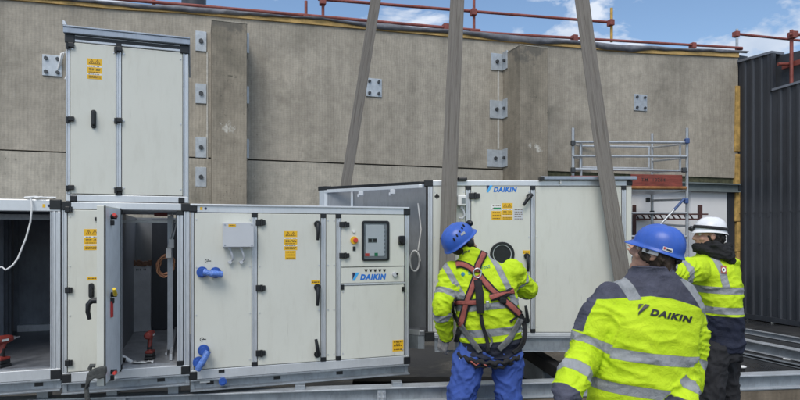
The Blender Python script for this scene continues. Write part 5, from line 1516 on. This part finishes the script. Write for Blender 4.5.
for py_, sl, hw in ((329, .10, .030), (303, .10, .026)):
    zc = pz(py_) + sl * (V[:, 0] - lx(492)); tb = np.maximum(tb, hw - np.abs(V[:, 2] - zc))
yc = V[:, 1] < .02
for xa, za, xb_, zb_ in ((446, 268, 464, 300), (489, 252, 507, 290)):
    t = (V[:, 2] - pz(za)) / (pz(zb_) - pz(za)); xx = lx(xa) + (lx(xb_) - lx(xa)) * t
    vb = np.minimum(.026 - np.abs(V[:, 0] - xx), V[:, 2] - pz(303)); vb[~yc] = -1; tb = np.maximum(tb, vb)
dk = pz(339) + .08 * (V[:, 0] - lx(490)) - V[:, 2]
for arm, ts in zip(A1, ((.165, .33), (.10, .30))):
    d, T, Rr, C = arm.near(V); sl = (d < Rr * 1.3 + .012) & (T > .10)
    b = np.full(len(V), -1.0)
    for tc_ in ts: b = np.maximum(b, .027 - np.abs(T - tc_))
    tb[sl] = b[sl]; dk[sl] = (T - (arm.t[-1] + .02))[sl]
fset(me, 'band', tb); fset(me, 'dark', dk); M['jacket1'] = jacket_mat('hi_vis_jacket_cloth', (.022, .025, .042))
jk1 = mesh_obj('jacket', me, 'jacket1', w1); bv1 = bvh_of(me)
tR = headR((.70, .36, .60), (-.45, -.25, 1)); C1 = J(461.5, 242.5, 4.66)
k = MB(); head(k, C1, tR); limb(k, [C1 + tR @ Vector((0, -.02, -.05)), J(467, 252, 4.67), J(474, 262, 4.68)], [.055, .058, .07])
loft(k, [(c, rx - .045, ry - .04, yw) for c, rx, ry, yw in rings1[:6]], 28, 4)
limb(k, pL, [.05, .048, .042, .038, .030]); limb(k, pR, [.05, .048, .042, .038, .030])
hdL = (J(441, 352, 4.80) - hL); hand(k, hR + (hR - eR).normalized() * .02, hR - eR, Vector((0, 0, -1)), Vector((-1, 0, 0)), .45)
hips1 = [J(470, 356), J(507, 356)]; kn1 = [J(461, 399, 4.66), J(509, 399, 4.70)]; an1 = [J(457, 450, 4.74), J(512, 450, 4.74)]
for h, q, a in zip(hips1, kn1, an1): limb(k, [h, h.lerp(q, .5), q, q.lerp(a, .5), a], [.085, .075, .055, .055, .04])
me = fuse(k, .0065, 3); mesh_obj('body', me, 'skin', w1); eyes(w1, C1, tR)
k = MB(); hand(k, hL + hdL.normalized() * .03, hdL, Vector((.7, .7, 0)), Vector((-.6, .7, 0)), .5, .0025); me = fuse(k, .005, 3); mesh_obj('glove', me, 'glovegrey', w1)
trousers(w1, J(489, 350, 4.72), .228, .15, hips1, kn1, an1, [.120, .114, .106, .100, .092], 'trousblue'); boots(w1, an1, (.1, 1, 0))
hm1 = helmet(w1, C1, tR, 'helmblue', .012, True)
k = MB(); k.ellipsoid(C1 + tR @ Vector((0, -.03, -.01)), (.080, .078, .066), 20, 12, 0, tR); k.build('hair', 'hairdark', w1)
k = MB(); c = C1 + tR @ Vector((.0, .150, .075)); k.ellipsoid(c, (.036, .024, .026), 14, 8, 0, tR); k.ellipsoid(C1 + tR @ Vector((-.075, .10, .065)), (.014, .030, .013), 12, 8, 0, tR); k.build('headlamp', 'black', hm1)
for s in (-1, 1):
    k = MB(); k.ellipsoid(C1 + tR @ Vector((s * .094, .012, -.012)), (.022, .034, .042), 14, 8, 0, tR); k.ellipsoid(C1 + tR @ Vector((s * .100, .03, .03)), (.012, .022, .02), 12, 8, 0, tR); k.build('ear_clip', 'black', hm1)
    k = MB(); k.tube([C1 + tR @ Vector((s * .092, .02, -.04)), C1 + tR @ Vector((s * .075, .045, -.09)), C1 + tR @ Vector((s * .03, .06, -.122))], .007, 8); k.build('chin_strap', 'webblack', hm1)
hbv = bvh_of(hm1.data)
v, f = grid2(4, 3); decal('helmet_label', hm1, hbv, E1, v, f, ((461.5, 236.0), (465.5, 233.2), (464.0, 231.2), (460.2, 234.0)), 'grey', .003)
# print on the collar and across the back
v, f = text2d('gmn', .03); decal('collar_print', jk1, bv1, E1, v, f, ((462.5, 254.5), (470, 252.5), (469.5, 249.8), (462, 251.8)), 'logodark', .004)
v, f = text2d('TONE', .02); decal('back_print', jk1, bv1, E1, v, f, ((481.5, 269.6), (490, 267.6), (489.6, 265.0), (481, 267)), 'teal', .004)
v = [(.5 + .5 * math.cos(2 * math.pi * i / 14) * (1 if i % 2 else .75), .5 + .5 * math.sin(2 * math.pi * i / 14) * (1 if i % 2 else .75)) for i in range(14)]
decal('back_emblem', jk1, bv1, E1, v, [tuple(range(14))], ((461.2, 276.8), (465.4, 276.0), (464.8, 271.6), (460.6, 272.4)), 'teal', .004)
v, f = text2d('S', .02); decal('back_print', jk1, bv1, E1, v, f, ((468.4, 274.8), (471.0, 274.2), (470.6, 271.4), (468, 272)), 'teal', .004)
# harness
def rib1(name, path, w, mi, off=.012, th=.005): return ribbon(name, w1, bv1, E1, path, w, mi, off, th)
RB = rib1
def strap2(path, w, mi='webred', off=.012):
    o = RB('harness_strap', path, w + 1.2, 'webblack', off, .004); RB('strap_facing', path, w * .72, mi, off + .004, .003).parent = o; return o
strap2([(455.5, 265.5), (462, 264.5), (470, 268), (475.5, 273)], 6)
strap2([(484, 251.5), (480.5, 259), (477.8, 266), (476.5, 273)], 6)
strap2([(476.5, 275), (472, 288), (468, 300), (464, 316), (461.5, 326)], 6.2)
strap2([(478, 274), (486, 284), (494, 292), (503, 300), (512, 308), (519, 315)], 6.2)
strap2([(452.5, 303), (460, 302), (470, 302.5), (479, 301.5)], 5.6)
strap2([(489, 298.5), (497, 295.5), (505, 293), (513, 291)], 5.6, off=.016)
RB('harness_strap', [(519, 314), (523, 323), (524, 334), (520, 346), (512, 353)], 4.6, 'webblack')
RB('harness_strap', [(509, 322), (514, 318), (521, 312)], 2, 'webblack')
RB('leg_strap', [(519.5, 318), (515, 328), (508, 340), (498, 350)], 5.6, 'webgrey', .014)
RB('harness_strap', [(461.5, 325), (458, 338), (455.5, 350)], 4.6, 'webblack')
RB('leg_strap', [(461, 324), (468, 334), (475, 344), (481, 352)], 5.2, 'webgrey', .014)
RB('harness_strap', [(457, 297), (453, 305), (456, 316), (461, 324)], 3.5, 'webblack', .014)
RB('shock_pack', [(477, 279), (478.6, 289), (479.6, 300), (480.6, 313)], 7.5, 'webblack', .024, .022)
RB('lanyard', [(480.8, 313), (482, 322), (485, 333), (487.5, 344), (488, 351)], 3.6, 'webblack', .016, .008)
RB('lanyard', [(488, 348), (492, 340), (486, 330)], 2.2, 'webgrey', .016, .006)
k = MB(); c0, n0 = cast(bv1, E1, 477, 274); pts = []
for i in range(20):
    a = 2 * math.pi * i / 19; pts.append(c0 + n0 * .024 + Vector((.030 * math.cos(a), 0, .036 * math.sin(a))))
k.tube(pts, .0065, 8); k.build('d_ring', 'metal', w1)
k = MB(); c0, n0 = cast(bv1, E1, 502.5, 300); k.box(c0.x - .025, c0.x + .025, c0.y - .035, c0.y - .012, c0.z - .022, c0.z + .022); k.build('buckle', 'black', w1, .006)
k = MB(); c0, n0 = cast(bv1, E1, 487, 303.5); k.box(c0.x - .012, c0.x + .012, c0.y - .034, c0.y - .012, c0.z - .028, c0.z + .024); k.build('slide_buckle', 'metal', w1, .004)
# seat belt of the harness: bulky black rope hanging round the hips
k = MB(); pts = []
for i in range(31):
    a = math.radians(200 + 140 * i / 30)
    pts.append(J(489, 351) + Vector((.258 * math.cos(a), .02 + .195 * math.sin(a), -.012 - .045 * math.sin(math.pi * i / 30) + .009 * math.sin(i * 1.9))))
k.tube(pts, [.017 + .005 * math.sin(i * 1.3) for i in range(31)], 10); k.build('hip_rope', 'webblack', w1)
k = MB(); k.tube([p + Vector((.0, .012, -.032 - .01 * math.sin(i * .8))) for i, p in enumerate(pts)], .011, 8); k.build('hip_rope', 'webblack', w1)
k = MB(); k.tube([p + Vector((.0, -.012, -.012 + .012 * math.sin(i * 1.1))) for i, p in enumerate(pts[4:14])], .006, 8); k.build('red_cord', 'webred', w1)
k = MB(); k.tube([pts[1], pts[1] + Vector((-.004, -.02, -.035)), pts[1] + Vector((.012, -.02, -.062)), pts[1] + Vector((.02, -.012, -.02))], .006, 8); k.build('karabiner', 'metal', w1)

# ---------------- worker nearest the camera
d2 = 3.0; E2 = Vector((P(645, HY, d2).x, d2, 0))
w2 = thing('person', E2, 0, 'largest worker, blue brimmed helmet, yellow jacket with dark shoulders, back to the camera', 'person', 'workers in yellow jackets')
J = lambda px, py, d=d2: P(px, py, d) - E2
sL, eL, hL = J(610, 301, 2.99), J(586, 350, 2.95), J(567, 394, 2.80)
sR, eR, hR = J(685, 311, 3.02), J(688, 362, 3.00), J(680, 408, 2.84)
rings2 = [(J(640, 440, 3.02), .245, .18, 0), (J(640, 415, 3.02), .258, .19, 0), (J(641, 385, 3.01), .262, .19, 0), (J(644, 350, 3.0), .255, .18, 0), (J(647, 320, 3.0), .252, .17, 0), (J(650, 301, 3.0), .250, .15, -.05), (J(651, 287, 3.0), .205, .125, -.1), (J(652, 278, 2.99), .140, .108, -.15), (J(652, 271, 2.98), .100, .10, -.2), (J(651, 265, 2.97), .097, .10, -.2)]
k = MB(); loft(k, rings2)
ra = [.093, .089, .083, .078, .066]
pL = [sL, sL.lerp(eL, .5) + Vector((-.012, 0, .005)), eL, eL.lerp(hL, .5), hL]; pR = [sR, sR.lerp(eR, .5) + Vector((.012, 0, 0)), eR, eR.lerp(hR, .5), hR]
limb(k, pL, ra); limb(k, pR, ra); A2 = [Arm(pL, ra), Arm(pR, ra)]
me = fuse(k, .0075, 8); wrinkle(me, .0155, A2, .28, hang=(4.5, 4.5, 11), flat=(J(663, 313).x, J(663, 313).z, .23, .08))
V = verts(me); pz = lambda py, d=d2: H - (py - HY) / FPX * d; lx = lambda px, d=d2: (px - CX) / FPX * d - E2.x
tb = np.full(len(V), -1.0)
for py_, cv, hw in ((353, .22, .026), (386, .16, .026)):
    zc = pz(py_ - 8 + 4) - .10 * (V[:, 0] - lx(640)) ; tb = np.maximum(tb, hw - np.abs(V[:, 2] - (pz(py_) - .11 * (V[:, 0] - lx(650)))))
# yoke
xs_ = np.array([lx(p) for p in (590, 617, 640, 660, 680, 690, 705)]); zs_ = np.array([pz(p) for p in (298, 296, 293.5, 296, 302, 306, 314)])
yk = V[:, 2] - np.interp(V[:, 0], xs_, zs_); dk = yk.copy()
back = V[:, 1] < .02
for xa, za, xb_, zb_ in ((619, 281, 627, 299), (690, 299, 699, 312)):
    t = (V[:, 2] - pz(za)) / (pz(zb_) - pz(za)); xx = lx(xa) + (lx(xb_) - lx(xa)) * t
    vb = np.minimum(.030 - np.abs(V[:, 0] - xx), yk + .012); vb[V[:, 2] > pz(277)] = -1; tb = np.maximum(tb, vb)
for side, arm in enumerate(A2):
    d, T, Rr, C = arm.near(V); sl = (d < Rr * 1.28 + .010) & (T > .085)
    b = np.full(len(V), -1.0)
    for tc_ in ((.235, .425) if side == 0 else (.265, .43)): b = np.maximum(b, .026 - np.abs(T - tc_))
    off = (C[:, 0] - V[:, 0]) if side == 0 else (V[:, 0] - C[:, 0])
    st_ = np.minimum(off - (.056 if side == 0 else .07), (.20 if side == 0 else .10) - T)
    near_ = (d < Rr * 1.6) & (T > -.10) & (T < .25) & (V[:, 2] < sL.z + .05); dk[near_] = np.maximum(dk, st_)[near_]
    dd = np.maximum(st_, T - (arm.t[-1] - .012)); dd = np.maximum(dd, np.where(T < .14, yk, -1)); tb[sl] = b[sl]; dk[sl] = dd[sl]
fset(me, 'band', tb); fset(me, 'dark', dk); M['jacket2'] = jacket_mat('hi_vis_jacket_dark_yoke', (.075, .078, .110))
jk2 = mesh_obj('jacket', me, 'jacket2', w2); bv2 = bvh_of(me)
tR2 = headR((-.80, .50, .30), (.10, -.12, 1)); C2 = J(655.0, 253.0, 2.96)
k = MB(); head(k, C2, tR2); limb(k, [C2 + tR2 @ Vector((0, -.02, -.05)), J(653, 270, 2.97), J(652, 285, 2.99)], [.056, .06, .075])
loft(k, [(c, rx - .045, ry - .04, yw) for c, rx, ry, yw in rings2[:7]], 28, 4)
limb(k, pL, [.05, .048, .042, .038, .030]); limb(k, pR, [.05, .048, .042, .038, .030])
hand(k, hL + (hL - eL).normalized() * .03, hL - eL, Vector((.9, .3, 0)), Vector((0, -.8, .5)), .4); hand(k, hR + (hR - eR).normalized() * .03, hR - eR, Vector((-.9, .3, 0)), Vector((0, -.8, .5)), .4)
hips2 = [J(624, 432), J(660, 432)]; kn2 = [Vector((-.12, -.02, .50)), Vector((.12, -.02, .50))]; an2 = [Vector((-.13, .03, .10)), Vector((.13, .02, .10))]
for h, q, a in zip(hips2, kn2, an2): limb(k, [h, h.lerp(q, .5), q, q.lerp(a, .5), a], [.085, .075, .055, .055, .04])
me = fuse(k, .0065, 3); mesh_obj('body', me, 'skin', w2); eyes(w2, C2, tR2)
trousers(w2, J(641, 425, 3.02), .23, .155, hips2, kn2, an2, [.115, .11, .10, .095, .085], 'trousnavy'); boots(w2, an2, (0, 1, 0))
hm2 = helmet(w2, C2, tR2, 'helmblue', .028, False, .86)
k = MB(); rn = random.Random(2)
k.ellipsoid(C2 + tR2 @ Vector((0, -.022, -.005)), (.081, .092, .085), 24, 14, 0, tR2); k.ellipsoid(C2 + tR2 @ Vector((0, -.065, -.055)), (.066, .045, .062), 18, 10, 0, tR2)
for s in (-1, 1): k.ellipsoid(C2 + tR2 @ Vector((s * .076, .030, .0)), (.012, .028, .05), 14, 8, 0, tR2)
me = fuse(k, .007, 3); wrinkle(me, .012, (), .6, (40, 40, 9)); mesh_obj('hair', me, 'hairbrown', w2)
for s in (-1, 1):
    k = MB(); k.box(-.004, .004, -.030, .045, -.012, .016); k.v = [tuple(C2 + tR2 @ (Vector((s * .097, .0, .012)) + Vector(q))) for q in k.v]; bk = k.build('adapter', 'grey', hm2, .003)
    k = MB(); k.cyl(C2 + tR2 @ Vector((s * .100, .022, .014)), C2 + tR2 @ Vector((s * .104, .022, .014)), .008, 12); k.build('adapter_hole', 'black', bk)
k = MB(); k.ellipsoid(C2 + tR2 @ Vector((0, -.112, .0)), (.050, .016, .020), 16, 8, 0, tR2); k.build('ratchet', 'black', hm2)
hbv = bvh_of(hm2.data)
v, f = grid2(5, 3); lb = decal('helmet_label', hm2, hbv, E2, v, f, ((662.5, 250.0), (672.0, 253.0), (672.9, 249.2), (663.4, 246.2)), 'white', .004)
v, f = grid2(2, 2, .08, .26, .35, .9); decal('label_mark', lb, hbv, E2, v, f, ((662.5, 250.0), (672.0, 253.0), (672.9, 249.2), (663.4, 246.2)), 'red', .0055)
v, f = grid2(3, 2, .36, .88, .3, .62); decal('label_mark', lb, hbv, E2, v, f, ((662.5, 250.0), (672.0, 253.0), (672.9, 249.2), (663.4, 246.2)), 'ink', .0055)
# name across the back
v, f = text2d('DAIKIN', .055, .22)
pr2_ = decal('back_print', jk2, bv2, E2, v, f, ((649.6, 315.2), (691.4, 323.0), (691.9, 316.6), (650.6, 308.4)), 'ink', .005)
ea = [(0, 1), (.45, .98), (.25, .8), (.03, .45)]; eb = [(.56, .97), (1.0, .90), (.02, 0), (.03, .28)]
for e_ in (ea, eb):
    decal('back_emblem', pr2_, bv2, E2, e_, [tuple(range(len(e_)))[::-1]], ((637.6, 315.5), (650.2, 316.2), (650.2, 304.8), (638.2, 304.0)), 'ink', .010)

# ---------------- worker with white helmet
d3 = 4.6; E3 = Vector((P(718, HY, d3).x, d3, 0))
w3 = thing('person', E3, 0, 'worker in white helmet and black scarf, yellow and navy jacket, turned to face left', 'person', 'workers in yellow jackets')
J = lambda px, py, d=d3: P(px, py, d) - E3
sN, eN, hN = J(697, 269, 4.46), J(673, 274, 4.36), J(650, 258, 4.34)
sF, eF, hF = J(703, 266, 4.74), J(682, 274, 4.86), J(660, 260, 4.84)
rings3 = [(J(720, 350, 4.60), .140, .18, .1), (J(720, 338, 4.60), .142, .185, .1), (J(718.5, 315, 4.60), .148, .195, .1), (J(715.5, 290, 4.60), .164, .20, .12), (J(713, 273, 4.60), .168, .195, .15), (J(712, 263, 4.60), .150, .15, .2), (J(712, 256, 4.60), .105, .105, .2), (J(712, 250, 4.60), .085, .088, .2)]
k = MB(); loft(k, rings3, ex=2.2)
ra = [.098, .092, .084, .076, .064]
pN = [sN, sN.lerp(eN, .5), eN, eN.lerp(hN, .5), hN]; pF = [sF, sF.lerp(eF, .5), eF, eF.lerp(hF, .5), hF]
limb(k, pN, ra); limb(k, pF, ra); A3 = [Arm(pN, ra), Arm(pF, ra)]
k.ellipsoid(J(727.5, 262.5, 4.57), (.065, .11, .042), 18, 10)
me = fuse(k, .0085, 6); wrinkle(me, .016, A3, .3, hang=(5, 5, 12))
V = verts(me); pz = lambda py, d=d3: H - (py - HY) / FPX * d; lx = lambda px, d=d3: (px - CX) / FPX * d - E3.x
tb = np.full(len(V), -1.0)
for py_, sl in ((288.5, -.03), (308, -.02)): tb = np.maximum(tb, .026 - np.abs(V[:, 2] - (pz(py_) + sl * (V[:, 0] - lx(712)))))
t = (V[:, 2] - pz(252)) / (pz(287) - pz(252)); xx = lx(706) + (lx(713) - lx(706)) * t
vb = np.minimum(.026 - np.abs(V[:, 0] - xx), V[:, 2] - pz(288)); vb[V[:, 1] > .05] = -1; tb = np.maximum(tb, vb)
dk = pz(313.5) - .02 * (V[:, 0] - lx(712)) - V[:, 2]
for arm in A3:
    d, T, Rr, C = arm.near(V); sl = (d < Rr * 1.25 + .01) & (T > .09)
    b = np.full(len(V), -1.0)
    for tc_ in (.165, .31): b = np.maximum(b, .026 - np.abs(T - tc_))
    tb[sl] = b[sl]; dk[sl] = (T - (arm.t[-1] - .01))[sl]
fset(me, 'band', tb); fset(me, 'dark', dk); M['jacket3'] = jacket_mat('hi_vis_jacket_navy_hem', (.020, .024, .045))
jk3 = mesh_obj('jacket', me, 'jacket3', w3); bv3 = bvh_of(me)
tR3 = headR((-.97, .16, .06), (.0, 0, 1)); C3 = J(709.0, 235.5, 4.6)
k = MB(); head(k, C3, tR3); limb(k, [C3 + tR3 @ Vector((0, -.02, -.05)), J(711, 252), J(712, 262)], [.056, .06, .075])
loft(k, [(c, rx - .045, ry - .04, yw) for c, rx, ry, yw in rings3[:6]], 28, 4)
limb(k, pN, [.05, .048, .042, .038, .030]); limb(k, pF, [.05, .048, .042, .038, .030])
hand(k, hN + (hN - eN).normalized() * .03, hN - eN, Vector((0, .9, .2)), Vector((0, 0, 1)), .4); hand(k, hF + (hF - eF).normalized() * .03, hF - eF, Vector((0, -.9, .2)), Vector((0, 0, 1)), .4)
hips3 = [J(716, 352, 4.50), J(724, 352, 4.70)]; kn3 = [J(712, 396, 4.46), J(727, 396, 4.72)]; an3 = [J(714, 454, 4.47), J(730, 454, 4.72)]
for h, q, a in zip(hips3, kn3, an3): limb(k, [h, h.lerp(q, .5), q, q.lerp(a, .5), a], [.085, .075, .055, .055, .04])
me = fuse(k, .0065, 3); mesh_obj('body', me, 'skin', w3); eyes(w3, C3, tR3)
trousers(w3, J(720, 346, 4.60), .130, .165, hips3, kn3, an3, [.098, .092, .085, .082, .075], 'trousblack', .1); boots(w3, an3, (-1, .15, 0))
hm3 = helmet(w3, C3, tR3, 'helmwhite', .010, False, .84)
k = MB(); v = []
for z, e in ((.048, .006), (.070, .004)):
    for q in range(40):
        a = 2 * math.pi * q / 40; cz_ = math.cos(math.asin(min(1, (z - .034) / .110))) ** .82; v.append(C3 + tR3 @ Vector(((.100 * cz_ + e) * math.cos(a), (.122 * cz_ + e) * math.sin(a) - .007, z + .006 * math.sin(a))))
k.add(v, [(q, (q + 1) % 40, 40 + (q + 1) % 40, 40 + q) for q in range(40)], 0, True); hs = k.build('lamp_strap', 'webblack', hm3); hs.modifiers.new('t', 'SOLIDIFY').thickness = .004
k = MB(); k.ellipsoid(C3 + tR3 @ Vector((0, .130, .045)), (.028, .020, .022), 14, 8, 0, tR3); k.build('headlamp', 'black', hm3)
k = MB(); k.ellipsoid(C3 + tR3 @ Vector((0, -.03, -.01)), (.083, .085, .080), 20, 12, 0, tR3); me = fuse(k, .007, 2); wrinkle(me, .010, (), .6, (40, 40, 9)); mesh_obj('hair', me, 'hairdark', w3)
k = MB()
for i in range(15):
    a = math.radians(-170 + 345 * i / 14); r = .115
k = MB(); c = J(713.0, 252.5, 4.6)
ringp = [c + Vector((.105 * math.cos(a), .115 * math.sin(a), .022 * math.cos(a * 2 + .6) - .022 * math.cos(a))) for a in [2 * math.pi * i / 18 for i in range(19)]]
limb(k, ringp, [.034 + .005 * math.sin(i * 1.7) for i in range(19)], 14, 3, False)
limb(k, [p * 1.0 + (p - c) * -.16 + Vector((.015, 0, .045)) for p in ringp], [.028] * 19, 14, 3, False)
limb(k, [J(716, 246, 4.5), J(726, 255, 4.47), J(731, 261, 4.48)], [.040, .045, .030]); k.ellipsoid(c, (.10, .11, .06))
me = fuse(k, .008, 5); wrinkle(me, .014, (), .5, (10, 10, 20)); mesh_obj('scarf', me, 'scarf', w3)
v, f = grid2(3, 3); pt_ = decal('shoulder_patch', jk3, bv3, E3, v, f, ((721, 273.4), (726.4, 273.8), (726.0, 266.2), (720.6, 265.6)), 'webred', .004)
v = [(.5 + .36 * math.cos(2 * math.pi * i / 16), .48 + .30 * math.sin(2 * math.pi * i / 16)) for i in range(16)]
decal('patch_disc', pt_, bv3, E3, v, [tuple(range(16))], ((721, 273.4), (726.4, 273.8), (726.0, 266.2), (720.6, 265.6)), 'white', .0055)
v = [(.5 + .16 * math.cos(2 * math.pi * i / 12), .48 + .14 * math.sin(2 * math.pi * i / 12)) for i in range(12)]
decal('patch_centre', pt_, bv3, E3, v, [tuple(range(12))], ((721, 273.4), (726.4, 273.8), (726.0, 266.2), (720.6, 265.6)), 'ink', .0068)

rn = random.Random(21)
for i, (px_, py_, lab) in enumerate(((753, 343, 'thin pale offcut strip on the deck between the beams'), (772, 323, 'pale scrap of film at the foot of the ribbed cladding'), (790, 360, 'small pale chip on the deck at the right edge'))):
    dd = H * FPX / (py_ - HY); q = P(px_, py_, dd); t = thing('deck_scrap', (q.x, q.y, 0), rn.uniform(0, 3), lab, 'scrap', 'scraps on the roof deck')
    k = MB(); l = rn.uniform(.05, .12); k.plan([(-l, -.015), (l * .8, -.03), (l, .02), (-l * .6, .03)], .002, .012 + .01 * rn.random()); k.build('flake', ('timber', 'white', 'cable')[i], t, .003)
